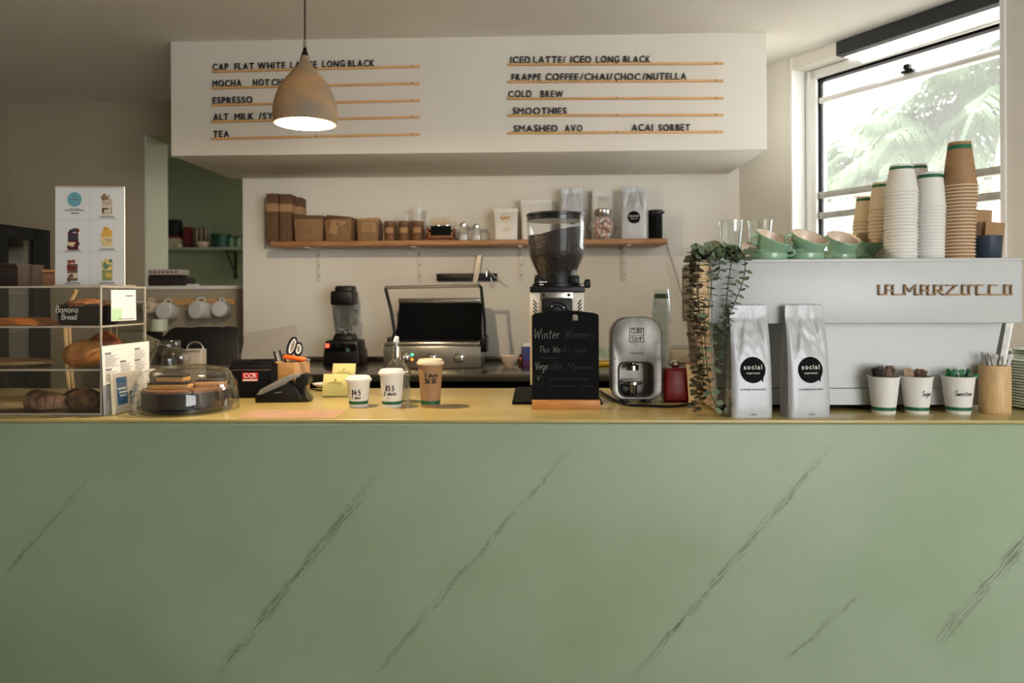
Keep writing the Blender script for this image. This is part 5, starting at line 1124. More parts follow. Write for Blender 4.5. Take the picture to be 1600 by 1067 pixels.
roll('brioche_bun', (xi(133, 2.58), 2.575, s2), (.068, .07, .045), 'round golden sugar-dusted bun on the middle case shelf', 'bun', mat('dusted_bun', (206, 142, 72), .6, col2=(164, 96, 42), scale=9, bump=.2), 3)
roll('brioche_bun', (xi(163, 2.66), 2.665, s2), (.06, .05, .058), 'darker bun behind the golden one on the middle shelf', 'bun', mat('red_brown_bun', (150, 78, 42), .6, var=.2, scale=12), 8)
roll('flat_bread', (xi(20, 2.6), 2.6, s2), (.15, .08, .012), 'flat pale bread on the middle case shelf', 'bread', mat('pale_crust', (184, 148, 100), .7, var=.12, scale=14), 5)
M_ch = mat('dusted_chocolate_pastry', (92, 54, 36), .7, col2=(150, 116, 92), scale=26, bump=.5)
croissant((xi(74, 2.53), 2.52, s1), .15, 'dark chocolate croissant in front on the bottom case shelf', M_ch, .15)
croissant((xi(54, 2.6), 2.615, s1), .14, 'sugar-dusted chocolate croissant behind on the bottom shelf', M_ch, -.4)
roll('oat_slice', (xi(134, 2.55), 2.545, s1), (.062, .055, .034), 'rough brown oat slice at the bottom shelf corner', 'oat slice', M_oat, 1)
roll('oat_slice', (xi(118, 2.63), 2.65, s1), (.06, .045, .028), 'rough brown oat slice behind the corner one', 'oat slice', M_oat, 4)
roll('scone', (xi(20, 2.56), 2.56, s1), (.11, .08, .02), 'flat pale scone on the bottom case shelf at the frame edge', 'scone', mat('pale_scone', (196, 158, 100), .7, var=.1, scale=14), 6)
# wooden tongs behind the case
g = G(); Yt = YD1 + .02; P = [W(119, 453, Yt), W(104, 484, Yt), W(101, 500, Yt), W(105, 580, Yt), W(110, 622, Yt)]; P[-1].z = TOP + .006
g.tube([tuple(q) for q in P], [.008, .009, .009, .008, .006], 8); g.tube([tuple(q + Vector((.012, .006, 0))) for q in P[1:]], [.004, .007, .007, .005], 8)
tag(g.obj('wooden_tongs', M_bamboo), 'pale bent wooden tongs standing behind the pastry case', 'tongs')
# cards on the case side
def sidecard(name, pts, label, cat, fill, off=.004, extra=None):
    xs = xr_ + off; P = []
    for px, py in pts:
        d = ray(px, py); t = xs / d.x; P.append(CP + d * t)
    g = G(); n = len(P); g.add([q for q in P] + [q - Vector((.0015, 0, 0)) for q in P], [tuple(range(n)), tuple(range(2 * n - 1, n - 1, -1))] + [(i, n + i, n + (i + 1) % n, (i + 1) % n) for i in range(n)], False)
    o = g.obj(name, fill); return tag(o, label, cat), P, xs
def on_quad(P, u, v, d=.0012): a = P[0].lerp(P[1], u); b = P[3].lerp(P[2], u); return a.lerp(b, v) + Vector((d, 0, 0))
def qbar(g, P, u0, u1, v0, v1, d=.0012): g.add([on_quad(P, u0, v0, d), on_quad(P, u1, v0, d), on_quad(P, u1, v1, d), on_quad(P, u0, v1, d)], [(0, 1, 2, 3)], False)
o, P, xs = sidecard('price_card', [(174, 453), (212, 453), (213, 500), (174, 502)], 'small white card with pale green corner taped to case side', 'card', M_paperw)
g = G(); qbar(g, P, .02, .4, .6, .98, .0008); g.obj('green_print', mat('pale_green_print', (170, 206, 170), .6), o)
g = G(); qbar(g, P, .55, .62, .16, .22); qbar(g, P, .64, .88, .17, .215); qbar(g, P, .25, .9, .93, .955); g.obj('small_print', M_greymark, o)
dz_ = .012
o, P, xs = sidecard('menu_sheet', [(159, 541), (233, 533), (234, 633), (163, 651)], 'white printed menu sheet standing against the case side', 'menu', M_paperw, .014)
mz = min(q.z for q in P)
g = G()
for u0, v0, n in ((.05, .1, 7), (.05, .33, 6), (.05, .55, 8), (.35, .24, 8), (.66, .08, 6), (.66, .25, 5), (.66, .42, 4)):
    qbar(g, P, u0, u0 + .12, v0, v0 + .03)
    for i in range(n): qbar(g, P, u0, u0 + (.22, .17, .26, .2)[i % 4], v0 + .05 + i * .024, v0 + .05 + i * .024 + .007)
g.obj('print_lines', M_greymark, o)
# leaflet in an acrylic holder
o = thing('leaflet_holder', 'clear acrylic holder with a blue and white leaflet beside dome', 'leaflet holder', (0, 0, 0)); xs = xr_ + .045
P = []
for px, py in ((172, 584), (218, 577), (222, 640), (176, 649)):
    d = ray(px, py); P.append(CP + d * (xs / d.x))
P[2].z = P[3].z = TOP + .003
def quadbox(g, P, off, thick):
    n = len(P); A = [q + Vector((off, 0, 0)) for q in P]; B = [q + Vector((off - thick, 0, 0)) for q in P]
    g.add(A + B, [tuple(range(n)), tuple(range(2 * n - 1, n - 1, -1))] + [(i, n + i, n + (i + 1) % n, (i + 1) % n) for i in range(n)], False)
g = G(); quadbox(g, P, 0, .002); g.obj('leaflet', mat('off_white_leaflet', (216, 208, 196), .6), o)
g = G(); qbar(g, P, .18, .52, .12, .8, .0006); g.obj('blue_block', M_blue, o)
g = G(); qbar(g, P, .2, .48, .38, .43, .0012); qbar(g, P, .24, .5, .47, .52, .0012); qbar(g, P, .26, .48, .56, .6, .0012); g.obj('pale_print', M_paperw, o)
g = G(); qbar(g, P, .6, .92, .5, .58, .0012); qbar(g, P, .6, .85, .64, .7, .0012); g.obj('dark_print', M_blue, o)
g = G(); quadbox(g, P, .012, .003); e = [q + Vector((0, -.004, 0)) for q in P]; g.box((xs - .001, P[0].y, (P[0].z + TOP) / 2), (.024, .003, P[0].z - TOP)); g.obj('acrylic_pocket', M_acry, o)
# poster stand on the case
Ys = 2.58; zB = zD + .0005
r = thing('poster_stand', 'white dessert poster in a clear stand on the pastry case', 'poster stand', (W(138, 442, Ys).x, Ys, zB)); kp = K(Ys); wv = 113 * kp; hv = W(138, 290, Ys).z - zB; sh = -5 * kp
def pz(u, v, y=0): return (-wv / 2 + u * wv + (1 - 0) * sh * (v - .5) * 1.0, y + .02 * v, v * hv)
def pq(g, u0, u1, v0, v1, y=0): g.add([pz(u0, v0, y), pz(u1, v0, y), pz(u1, v1, y), pz(u0, v1, y)], [(0, 1, 2, 3)], False)
g = G(); A = [pz(a, b, 0) for a, b in ((0, 0), (1, 0), (1, .985), (0, 1))]; g.add(A + [(x, y + .004, z) for x, y, z in A], [(0, 1, 2, 3), (7, 6, 5, 4), (0, 4, 5, 1), (1, 5, 6, 2), (2, 6, 7, 3), (3, 7, 4, 0)], False); g.obj('poster', mat('poster_white', (236, 236, 234), .5), r)
g = G(); g.tube([pz(0, 1.003), pz(1, .988)], .0035, 6); g.box((0, .04, .002), (wv, .09, .004), .001); g.obj('clear_frame', M_acedge, r)
def dot(g, u, v, R, y=-.0006, n=24, sx=1): g.add([pz(u + R * sx * math.cos(2 * PI * i / n) / wv, v + R * math.sin(2 * PI * i / n) / hv, y) for i in range(n)], [tuple(range(n))], False)
g = G(); dot(g, .28, .87, 11.8 * kp); g.obj('blue_logo', mat('pale_blue_print', (112, 176, 190), .6), r)
g = G(); pq(g, .495, .503, .02, .97, -.0005); pq(g, .02, .98, .662, .668, -.0005); pq(g, .02, .98, .335, .34, -.0005); g.obj('panel_lines', mat('faint_grey_print', (214, 213, 210), .7), r)
g = G(); g.text('Bircher', .006, lambda u, v, w: pz(.28 + u / wv, .755 + v / hv, -.0006), .05, .12, .0002, 'c') if 0 else pq(g, .14, .42, .755, .765, -.0008); pq(g, .2, .36, .772, .779, -.0008); pq(g, .23, .35, .725, .737, -.0008); pq(g, .22, .34, .865, .875, -.0012); dot(g, .28, .905, .004, -.0012, 10)
for u, v in ((.75, .69), (.26, .355), (.75, .365), (.25, .03), (.75, .03)): pq(g, u - .1, u + .1, v, v + .008, -.0008); pq(g, u - .13, u + .12, v - .012, v - .006, -.0008)
g.obj('small_print', M_greymark, r)
rnd = random.Random(3)
for u, v, cs, nm in ((.75, .80, ((206, 186, 160), (150, 118, 88), (96, 74, 56), (222, 210, 190)), 'dessert_picture'), (.26, .46, ((60, 66, 84), (122, 44, 44), (226, 206, 160), (92, 40, 44)), 'dessert_picture'), (.75, .49, ((236, 186, 86), (222, 160, 60), (196, 180, 150), (240, 214, 150)), 'dessert_picture'), (.25, .15, ((120, 44, 50), (160, 80, 66), (226, 212, 190), (120, 96, 70)), 'dessert_picture'), (.75, .15, ((236, 208, 130), (110, 140, 110), (222, 190, 96), (150, 160, 110)), 'dessert_picture')):
    g = G(); W2, H2 = .075, .13
    g.mi = 3; pq(g, u - W2, u + W2, v - H2 * .75, v + H2 * .55, -.0005)
    g.mi = 2; pq(g, u - W2 * .95, u + W2 * .95, v - H2 * .55, v - H2 * .15, -.0008); g.mi = 0; pq(g, u - W2 * .98, u + W2 * .98, v + H2 * .05, v + H2 * .35, -.0009)
    for i in range(16): g.mi = i % 2 if i < 11 else 3; dot(g, u + rnd.uniform(-.9, .9) * W2, v + rnd.uniform(.1, .85) * H2 - (.1 if i > 10 else 0), rnd.uniform(.004, .0085), -.001 - i * .0001, 10)
    g.obj(nm, [mat('print_%d_%d_%d' % c, c, .65) for c in cs], r)
# dark box and bag on the case top
r = thing('brown_box', 'dark brown box on the pastry case beside the poster', 'box', (W(18, 440, 2.6).x, 2.6, zB), -.1); k = K(2.6)
g = G(); g.box((0, 0, 16 * k), (70 * k, .12, 32 * k), .004); g.obj('box_body', mat('dark_brown_card', (44, 32, 26), .7, var=.15, scale=12), r); g = G(); g.box((.01, 0, 34 * k), (60 * k, .13, 5 * k), .002, rot=(0, .05, 0)); g.obj('lid', mat('dark_brown_lid', (54, 38, 30), .6), r)
r = thing('kraft_bag', 'folded brown paper bag standing between box and poster', 'paper bag', (W(66, 440, 2.66).x, 2.67, zB), .3); g = G(); g.box((0, 0, 14 * k), (44 * k, .06, 28 * k), .004, taper=.8); g.obj('bag_body', M_kraft3, r); g = G(); g.box((0, -.002, 25 * k), (38 * k, .058, 4 * k), .002); g.obj('folded_top', M_kraft, r)
# black framed oven behind
Yo = 3.60; xR = W(71, 450, Yo).x; zT = W(71, 360, Yo).z
r = thing('oven', 'tall black framed oven with a glass door behind pastry case', 'oven', (xR, Yo - .205, 0), PI / 2)
g = G(); wO = .41
g.box((0, .56, zT / 2), (wO, .02, zT)); g.box((-wO / 2 + .01, .28, zT / 2), (.02, .56, zT)); g.box((wO / 2 - .01, .285, zT / 2), (.02, .55, zT)); g.box((0, .28, zT - .01), (wO, .56, .02)); g.box((0, .28, .45), (wO, .56, .9)); g.obj('cabinet', M_blackm, r)
g = G(); wf = .12; z0, z1 = .92, zT
g.box((wO / 2 - wf / 2, -.012, (z0 + z1) / 2), (wf, .03, z1 - z0), .004); g.box((-wO / 2 + wf / 2, -.012, (z0 + z1) / 2), (wf, .03, z1 - z0), .004); g.box((0, -.012, z1 - .03), (wO - 2 * wf, .03, .06), .004); g.box((0, -.012, z0 + .05), (wO - 2 * wf, .03, .10), .004); g.obj('door', M_black, r)
g = G(); g.box((0, -.010, (z0 + z1) / 2 + .02), (wO - 2 * wf + .01, .004, z1 - z0 - .15)); g.obj('door_glass', M_acry, r)
g = G(); g.box((0, .52, 1.35), (wO - .06, .01, .8)); g.box((-wO / 2 + .03, .27, 1.35), (.01, .5, .8)); g.box((wO / 2 - .03, .27, 1.35), (.01, .5, .8)); g.obj('steel_lining', M_steel, r)
for z in (1.16, 1.34, 1.52): g = G(); g.box((0, .25, z), (wO - .09, .44, .012), .002); g.obj('tray', M_steel, r)
g = G(); g.lathe([(.09, 0), (.09, .01), (.02, .012)], 28, at=(.0, .4, 1.54)); g.obj('fan_housing', M_grey, r)
# cake dome
p = WZ(291, 652, TOP); Rb = .152; cyD = p.y + Rb + .012; xD = W(291, 600, cyD).x; k = K(cyD)
r = thing('cake_stand', 'round black cake stand under the glass dome', 'cake stand', (xD, cyD, TOP)); g = G(); g.lathe([(.13, 0), (.135, .004), (.15, .010), (.158, .014), (.158, .018), (.001, .018)], 56); g.obj('plate', M_gloss, r)
r = thing('glass_dome', 'low clear glass cake dome with a round knob over slices', 'cake dome', (xD, cyD, TOP + .001)); Rd = .174
dome = smooth_line([(Rd, 0), (Rd * 1.015, .025), (Rd * 1.005, .06), (Rd * .95, .10), (Rd * .80, .137), (Rd * .5, .154), (.02, .160)], 5)
g = G(); g.lathe(dome, 64, caps=False); g.lathe([(Rd, 0), (Rd * 1.012, -.0005), (Rd * 1.02, .004), (Rd * 1.01, .006)], 64, caps=False); g.obj('dome', M_glass, r)
g = G(); g.lathe([(.010, .160), (.007, .166), (.010, .172)], 20, caps=False); g.ball((0, 0, .185), .0165, 3); g.obj('knob', M_glass, r)
zc = TOP + .0195
for i in range(8):
    a = 2 * PI * i / 8 + .2; o = None
    s = thing('brownie_slice', 'dark brownie wedge under the glass dome', 'cake slice', (xD, cyD, zc), a, 'brownie wedges under the dome'); s['label'] = 'dark brownie wedge with caramel top in the ring under the dome'
    def wedge(z0, z1, R, R0, da):
        g = G(); n = 8; arc = [(R * math.cos(da * (j / n - .5)), R * math.sin(da * (j / n - .5))) for j in range(n + 1)]; inn = [(R0 * math.cos(da * (.5 - j / n)), R0 * math.sin(da * (.5 - j / n))) for j in range(n + 1)]
        ol = arc + inn; g.add([(x, y, z0) for x, y in ol] + [(x, y, z1) for x, y in ol], [tuple(range(len(ol) - 1, -1, -1)), tuple(range(len(ol), 2 * len(ol)))] + [(j, (j + 1) % len(ol), len(ol) + (j + 1) % len(ol), len(ol) + j) for j in range(len(ol))]); return g
    wedge(0, .052, .143, .03, 2 * PI / 8 - .05).obj('sponge', mat('brownie_crumb', (34, 20, 16), .6, var=.3, scale=30, bump=.4), s); wedge(.0522, .060, .141, .034, 2 * PI / 8 - .06).obj('caramel_top', mat('caramel_top_layer', (124, 88, 58), .5, var=.25, scale=24), s)
for px, py, w, Y, lab, q in ((266, 618, 62, cyD - .04, 'wide caramel slice lying lower on the brownies', 0), (282, 606, 44, cyD + .02, 'caramel slice on top of the pile under the dome', 1), (330, 614, 46, cyD + .05, 'caramel slice lying flat beside the pile under dome', 2)):
    zb2 = zc + .0605 + (.0 if q != 1 else .024); s = thing('caramel_slice', lab, 'cake slice', (W(px, 600, Y).x, Y if q != 1 else cyD - .03, zb2), (.1, -.08, .3)[q])
    g = G(); g.box((0, 0, .008), (w * k, .05, .016), .002); g.obj('biscuit', M_caramel, s); g = G(); g.box((0, 0, .0195), (w * k * .99, .0495, .006), .002); g.obj('chocolate_top', M_choc, s)
# glass jar behind the dome
Y = 2.92; k = K(Y); zt_ = W(262, 532, Y).z; H = zt_ - TOP
r = thing('glass_jar', 'large empty glass jar with a wide neck behind the dome', 'jar', (W(263, 560, Y).x, Y, TOP)); R = 30 * k
g = G(); g.lathe(smooth_line([(R * .9, 0), (R, .012), (R * 1.0, H * .6), (R * .93, H * .76), (R * .68, H * .87), (R * .6, H * .89)], 4) + [(R * .6, H * .90), (R * .63, H * .905), (R * .63, H * .985), (R * .6, H), (R * .56, H)], 48, caps=False); g.lathe([(R * .88, .006), (.001, .008)], 32, caps=False); g.obj('jar_body', M_glass, r)
g = G(); g.lathe([(R * .64, H * .92), (R * .66, H * .93), (R * .64, H * .94)], 40, caps=False); g.lathe([(R * .64, H * .96), (R * .66, H * .97), (R * .64, H * .98)], 40, caps=False); g.obj('neck_ring', M_glass, r)
# steel canister with arched handle
Y = 2.98; k = K(Y); zt_ = W(305, 545, Y).z; H = zt_ - TOP
r = thing('steel_canister', 'pale steel canister with an arched wire handle behind the dome', 'canister', (W(305, 570, Y).x, Y, TOP)); w = 28 * k
g = G(); g.box((0, 0, H / 2), (w, .06, H), .006); g.obj('body', mat('pale_canister', (166, 158, 146), .4, .4), r)
g = G(); g.tube([(-w / 2 + .003, 0, H - .004)] + [(-(w / 2 - .003) * math.cos(a), 0, H + 11 * k * math.sin(a)) for a in [PI * i / 12 for i in range(13)]] + [(w / 2 - .003, 0, H - .004)], .003, 8); g.obj('handle', M_steel, r)
g = G(); g.box((0, -.0312, H - .006), (w + .002, .002, .006), .001); g.obj('rim_band', M_steel, r)
# till screen seen from behind
Y = 3.06; r = thing('till_screen', 'black rounded till screen tilted back on its stand', 'screen', (W(300, 560, Y).x, Y, TOP)); k = K(Y)
def tp(px, py): v = W(px, py, Y); return (v.x - r.location.x, v.z - TOP)
ol = [tp(*q) for q in ((234, 571), (371, 571), (373, 567), (357, 520), (353, 515), (346, 512.5), (334, 512), (330, 513.5), (318, 512.5), (286, 512.5), (280, 514), (252, 513), (246, 516), (236, 530))]
zc_ = tp(300, 571)[1]
g = G(); g.plate(ol, y0=0, y1=.022, bev=.004)
for v in g.bm.verts: v.co.y += (v.co.z - zc_) * .75
g.obj('screen_shell', M_black, r)
g = G(); g.box((0, .08, .005), (.16, .14, .01), .004); g.box((0, .08, zc_ * .6), (.05, .03, zc_ * 1.2), .006, rot=(-.2, 0, 0)); g.obj('stand', M_black, r)
g = G(); a, b = tp(216, 518), tp(246, 533); g.plate([(a[0], a[1]), (b[0], a[1] - .004), (b[0], b[1]), (a[0] + .03, a[1] - .02)], y0=.03, y1=.05, bev=.003); g.obj('card_reader_arm', M_black, r)
# black zip pouch with red label
p = WZ(391, 622, TOP); Y = p.y; k = K(Y); w, H = 68 * k, W(391, 570, Y).z - TOP
r = thing('cash_pouch', 'black zipped cash pouch with a red white-lettered label', 'pouch', (p.x, Y + .04, TOP), .04)
g = G(); g.box((0, 0, H / 2), (w, .08, H), .008, seg=3); g.obj('pouch_body', M_blackm, r)
g = G(); g.box((0, 0, H + .006), (w * .92, .07, .022), .006); g.box((w * .3, -.02, H + .014), (w * .5, .03, .014), .004); g.obj('top_flap', M_black, r)
g = G(); g.box((0, -.041, H * .84), (w * .94, .002, .005), .0008); g.obj('zip', mat('brown_zip', (70, 52, 44), .6), r)
lx, lz = (390.5 - 391) * k, W(390, 589, Y).z - TOP; lw, lh = 25 * k, 14 * k
g = G(); g.box((lx, -.0408, lz), (lw, .0016, lh), .0005); g.obj('red_label', mat('red_label', (176, 24, 34), .5), r)
g = G(); g.text('CCR', lh * .5, lambda u, v, w_: (lx + u, -.0418 - w_, lz - lh * .08 + v), lw * .82, .1, .0006, 'c'); g.box((lx, -.042, lz - lh * .34), (lw * .92, .0008, lh * .16)); g.obj('label_lettering', M_whiteink, r)
# pen box
Y = 2.98; k = K(Y); x0, x1 = W(427, 580, Y).x, W(474, 580, Y).x; H = W(450, 566, Y).z - TOP
r = thing('pen_box', 'square light timber pen box beside the black cash pouch', 'pen holder', ((x0 + x1) / 2, Y + .04, TOP), -.28); w = (x1 - x0) * .83
g = G()
for x, y, sx, sy in ((0, -w / 2, w, .008), (0, w / 2, w, .008), (-w / 2 + .004, 0, .008, w - .008), (w / 2 - .004, 0, .008, w - .008)): g.box((x, y, H / 2), (sx, sy, H), .0015)
g.box((0, 0, .004), (w - .01, w - .01, .008)); g.obj('box_body', mat('pale_pine', (190, 150, 102), .5, col2=(172, 130, 84), scale=6, stretch=(1, 1, 8)), r)
bx, by = r.location.x, r.location.y
def at_box(px, py, dy=0): v = W(px, py, by + dy); return v
r = thing('scissors', 'black-handled scissors with pale grip lining in the pen box', 'scissors', (bx, by, TOP + .01)); o = r.location
def loop(px, py, rw, rh, tilt, dy): 
    c = W(px, py, by + dy) - Vector(o); return [(c.x + (rw * math.cos(a) * math.cos(tilt) - rh * math.sin(a) * math.sin(tilt)) * k, dy, c.z + (rw * math.cos(a) * math.sin(tilt) + rh * math.sin(a) * math.cos(tilt)) * k) for a in [2 * PI * i / 28 for i in range(28)]]
g = G(); g.tube(loop(456, 541, 5.5, 14, -.35, 0), .006, 8, True); g.obj('handle_ring', M_black, r); g = G(); g.tube(loop(457, 541, 3.6, 11.5, -.35, -.003), .0035, 8, True); g.obj('grip_lining', M_paperw, r)
g = G(); g.tube(loop(466, 545.5, 5.5, 9.5, -.1, .01), .006, 8, True); g.obj('handle_ring', M_black, r); g = G(); g.tube(loop(466.5, 545.5, 3.6, 7, -.1, .006), .0035, 8, True); g.obj('grip_lining', M_paperw, r)
g = G(); v = W(455, 560, by) - Vector(o); g.box((v.x, .004, v.z * .5), (.012, .004, v.z), .001); g.box((v.x + .012, .008, v.z * .5), (.012, .004, v.z), .001); g.obj('blades', M_steel, r)
r = thing('utility_knife', 'orange utility knife lying across the pen box', 'knife', at_box(461, 562.5, -.03), 0); g = G(); g.box((0, 0, .008), (37 * k, .022, .018), .007, rot=(0, .13, 0), seg=3); g.obj('handle', M_orange, r); g = G(); g.box((20 * k, 0, .0), (8 * k, .018, .012), .004, rot=(0, .3, 0)); g.obj('tip', M_grey, r)
for i, (px, py) in enumerate(((428, 549), (432, 552), (437, 547), (443, 553))):
    g = G(); v = at_box(px, py, .02); g.tube([(bx + (i - 1.5) * .012 - .02, by + .01, TOP + .012), (v.x, by + .02, v.z)], .0042, 8); tag(g.obj('pen', [M_black, M_steel, M_black, M_blackm][i]), ['black pen nearest the pouch in the pen box', 'steel pen standing in the timber pen box', 'black pen beside the steel pen in the box', 'matt black marker beside the scissors in the box'][i], 'pen', 'pens in the timber box')
# card terminal
p = WZ(440, 630, TOP); Y = p.y + .01; k = K(Y); r = thing('card_terminal', 'black and grey card payment terminal resting in a cradle', 'card terminal', (p.x, Y + .045, TOP), .06)
def ep(px, py): v = W(px, py, Y); return (v.x - p.x, max(.001, v.z - TOP))
g = G(); g.plate([ep(*q) for q in ((398, 630), (397, 619), (405, 609), (448, 596), (462, 607), (470, 624), (466, 631))], y0=-.04, y1=.04, bev=.004); g.obj('terminal_body', M_black, r)
g = G(); g.plate([ep(*q) for q in ((399, 618), (405, 609), (440, 590), (460, 585.5), (468, 588), (450, 595.5), (446, 600), (407, 617))], y0=-.041, y1=.041, bev=.003); g.obj('top_shell', M_grey, r)
g = G(); c = ep(469, 596); g.M = Matrix.Translation((c[0], 0, c[1])) @ Matrix.Rotation(PI / 2, 4, 'X'); g.lathe([(.008, -.038), (.024, -.036), (.024, .036), (.008, .038)], 28); g.M = Matrix.Identity(4); g.obj('paper_roll_cover', M_black, r)
g = G(); g.plate([ep(*q) for q in ((462, 631), (458, 608), (467, 604), (481, 626), (478, 630))], y0=-.035, y1=.035, bev=.003); g.obj('cradle', M_gloss, r)
g = G(); c = ep(433, 613.5); g.box((c[0], -.0405, c[1]), (.03, .001, .003), .0003, rot=(0, -.15, 0)); g.obj('logo_strip', M_grey, r)
# sheet on the counter
P = [WZ(368, 655, TOP), WZ(520, 655.2, TOP), WZ(541, 641, TOP), WZ(396, 641, TOP)]
P = [Vector((q.x, max(q.y, YC0 + .008), TOP)) for q in P]; o = sum(P, Vector()) / 4
g = G(); g.add([q - o + Vector((0, 0, z)) for z in (.0003, .0016) for q in P], [(3, 2, 1, 0), (4, 5, 6, 7), (0, 1, 5, 4), (1, 2, 6, 5), (2, 3, 7, 6), (3, 0, 4, 7)], False)
tag(g.obj('paper_sheet', mat('pink_beige_sheet', (192, 158, 134), .45, col2=(176, 142, 118), scale=14), loc=o), 'pinkish beige printed sheet lying flat near the counter edge', 'sheet')
# card holders
for (x0, x1, y0, y1, by_, lab) in ((515, 552, 570, 600, 606, 'clear holder of pale yellow cards standing behind the other'), (500, 540, 587, 620, 622, 'clear holder of pale yellow cards in front beside small cup')):
    p = WZ((x0 + x1) / 2, by_, TOP); Y = p.y; k = K(Y); w = (x1 - x0) * k; H = (by_ - y0) * k
    r = thing('card_holder', lab, 'card holder', (p.x, Y + .02, TOP), -.06)
    g = G(); g.M = Matrix.Translation((0, .0, .006)) @ Matrix.Rotation(-.25, 4, 'X'); g.box((0, .004, H / 2), (w, .010, H), .001); g.obj('cards', M_yellow, r)
    g = G(); g.M = Matrix.Translation((0, .0, .006)) @ Matrix.Rotation(-.25, 4, 'X'); g.box((0, -.0015, H * .62), (w * .5, .001, .003)); g.box((0, -.0015, H * .55), (w * .62, .001, .002)); g.box((.0, -.0015, H * .72), (.010, .001, .008)); g.obj('card_print', mat('olive_print', (160, 156, 96), .7), r)
    g = G(); g.M = Matrix.Translation((0, .0, .004)) @ Matrix.Rotation(-.25, 4, 'X'); g.box((0, -.006, H * .3), (w * 1.08, .002, H * .6)); g.box((0, .012, H * .4), (w * 1.08, .002, H * .8)); g.box((0, .003, 0), (w * 1.08, .02, .002)); g.obj('acrylic_holder', M_acry, r)
p = WZ(500, 607, TOP); r = thing('white_saucer', 'small white dish on the counter behind the card holders', 'dish', (p.x, p.y + .04, TOP)); g = G(); g.lathe([(.02, 0), (.025, .002), (.044, .016), (.045, .018), (.043, .018), (.022, .004), (.001, .003)], 36, caps=False); g.obj('dish_body', M_paperw, r)
g = G(); pts = [WZ(478, 607, TOP), WZ(488, 609, TOP), WZ(497, 611, TOP), WZ(510, 611.5, TOP)]; g.tube(smooth_line([(q.x, q.y, TOP + .004) for q in pts]), .0035, 8); tag(g.obj('terminal_cable', M_black), 'short black cable beside the card terminal', 'cable')
# pump bottle
p = WZ(619, 633, TOP); R = 21 * K(2.74); Y = p.y + R + .02; k = K(Y); r = thing('pump_bottle', 'clear glass pump bottle behind the medium white cup', 'pump bottle', (W(620, 600, Y).x, Y, TOP))
def bz(py): return W(619, py, Y).z - TOP
g = G(); g.lathe(smooth_line([(R * .93, 0), (R, .006), (R, bz(586)), (R * .9, bz(577)), (R * .55, bz(565)), (R * .34, bz(560)), (R * .33, bz(554))], 4), 40, caps=False); g.lathe([(R * .9, .003), (.001, .003)], 24, caps=False); g.obj('bottle_body', M_glass, r)
g = G(); g.lathe([(R * .95, .005), (R * .95, bz(590)), (.001, bz(590))], 32, caps=False); g.obj('liquid', clear('clear_liquid', (236, 236, 230), .2, .05, haze=.12, base=.02), r)
g = G(); g.lathe([(R * .37, bz(557)), (R * .37, bz(541)), (R * .32, bz(540)), (.001, bz(540))], 28); g.obj('collar', M_chrome, r)
g = G(); g.tube([(0, 0, .01), (.002, 0, bz(545))], .0028, 8); g.obj('dip_tube', M_tub, r)
g = G(); g.lathe([(.005, bz(541)), (.005, bz(536)), (.009, bz(535)), (.009, bz(527)), (.006, bz(525.5)), (.001, bz(525))], 20); g.tube([(0, 0, bz(530)), (.0, -.035, bz(530.5)), (.0, -.042, bz(533))], [.006, .005, .0035], 10); g.obj('pump_head', M_paperw, r)
# ================================================================== MUG RACK AND LEDGE
Yk = YR; a, b = W(256, 472, Yk), W(368, 472, Yk)
r = thing('peg_rail', 'pale timber peg rail fixed under the pass-through', 'peg rail', ((a.x + b.x) / 2, Yk, a.z)); kk = K(Yk)
g = G(); g.box((0, -.009, 0), (b.x - a.x, .018, 10.5 * kk), .003); g.obj('rail', M_rail, r)
for px in (240, 272, 322, 352): g = G(); x = W(px, 472, Yk).x - r.location.x; g.tube([(x, -.016, .0), (x, -.11, .02)], .006, 8); g.obj('peg', M_rail, r)
for px, py, rr_, tilt, m_, lab in ((240, 480, 11.5, .25, M_mugin, 'cream cup with a dark line hanging first on the peg rail'), (266, 486, 16, .15, M_paperw, 'white mug hanging second along the peg rail'), (317, 484.5, 16.5, .35, M_paperw, 'white mug hanging third along the peg rail'), (350, 483, 14.5, .05, M_paperw, 'white mug hanging last on the peg rail')):
    v = W(px, py, Yk - .09); R = rr_ * kk * .86; Lm = R * 1.75
    r = thing('hanging_mug', lab, 'mug', (v.x, Yk - .125, v.z), 0, None)
    g = G(); g.M = Matrix.Rotation(-tilt, 4, 'Z') @ Matrix.Rotation(PI / 2 - .1, 4, 'X')
    g.lathe([(R * .96, -Lm * .5), (R, -Lm * .46), (R, Lm * .4), (R * .9, Lm * .48), (R * .6, Lm * .5), (.001, Lm * .49)], 32, caps=False); g.lathe([(R * .96, -Lm * .5), (R * .92, Lm * .4), (.001, Lm * .44)], 32, caps=False); g.obj('mug_body', m_, r)
    g = G(); g.M = Matrix.Rotation(-tilt, 4, 'Z'); g.tube(smooth_line([(0, Lm * .35, R * .93), (0, Lm * .3, R * 1.3), (0, -Lm * .2, R * 1.3), (0, -Lm * .28, R * .93)]), .006, 8); g.obj('handle', m_, r)
    if px == 240: g = G(); g.box((0, -Lm * .52, 0), (R * 1.0, .002, .006)); g.obj('dark_line', M_kraft3, r)
v = W(243, 517, YR - .35); r = thing('mint_cup', 'mint green cup on a low shelf behind the till screen', 'cup', (v.x, YR - .3, 0)); 
h0 = W(243, 518, YR - .3).z; r.location.z = h0; g = G(); R = 11.5 * kk; g.lathe([(R * .8, 0), (R, .004), (R, 18 * kk), (R * .94, 18 * kk), (R * .9, .01), (.001, .008)], 28, caps=False); g.obj('cup_body', M_mint, r)
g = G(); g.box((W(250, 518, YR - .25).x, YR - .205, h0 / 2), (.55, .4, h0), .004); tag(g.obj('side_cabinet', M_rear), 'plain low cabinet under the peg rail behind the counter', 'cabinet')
zl_ = zo0 + .0245
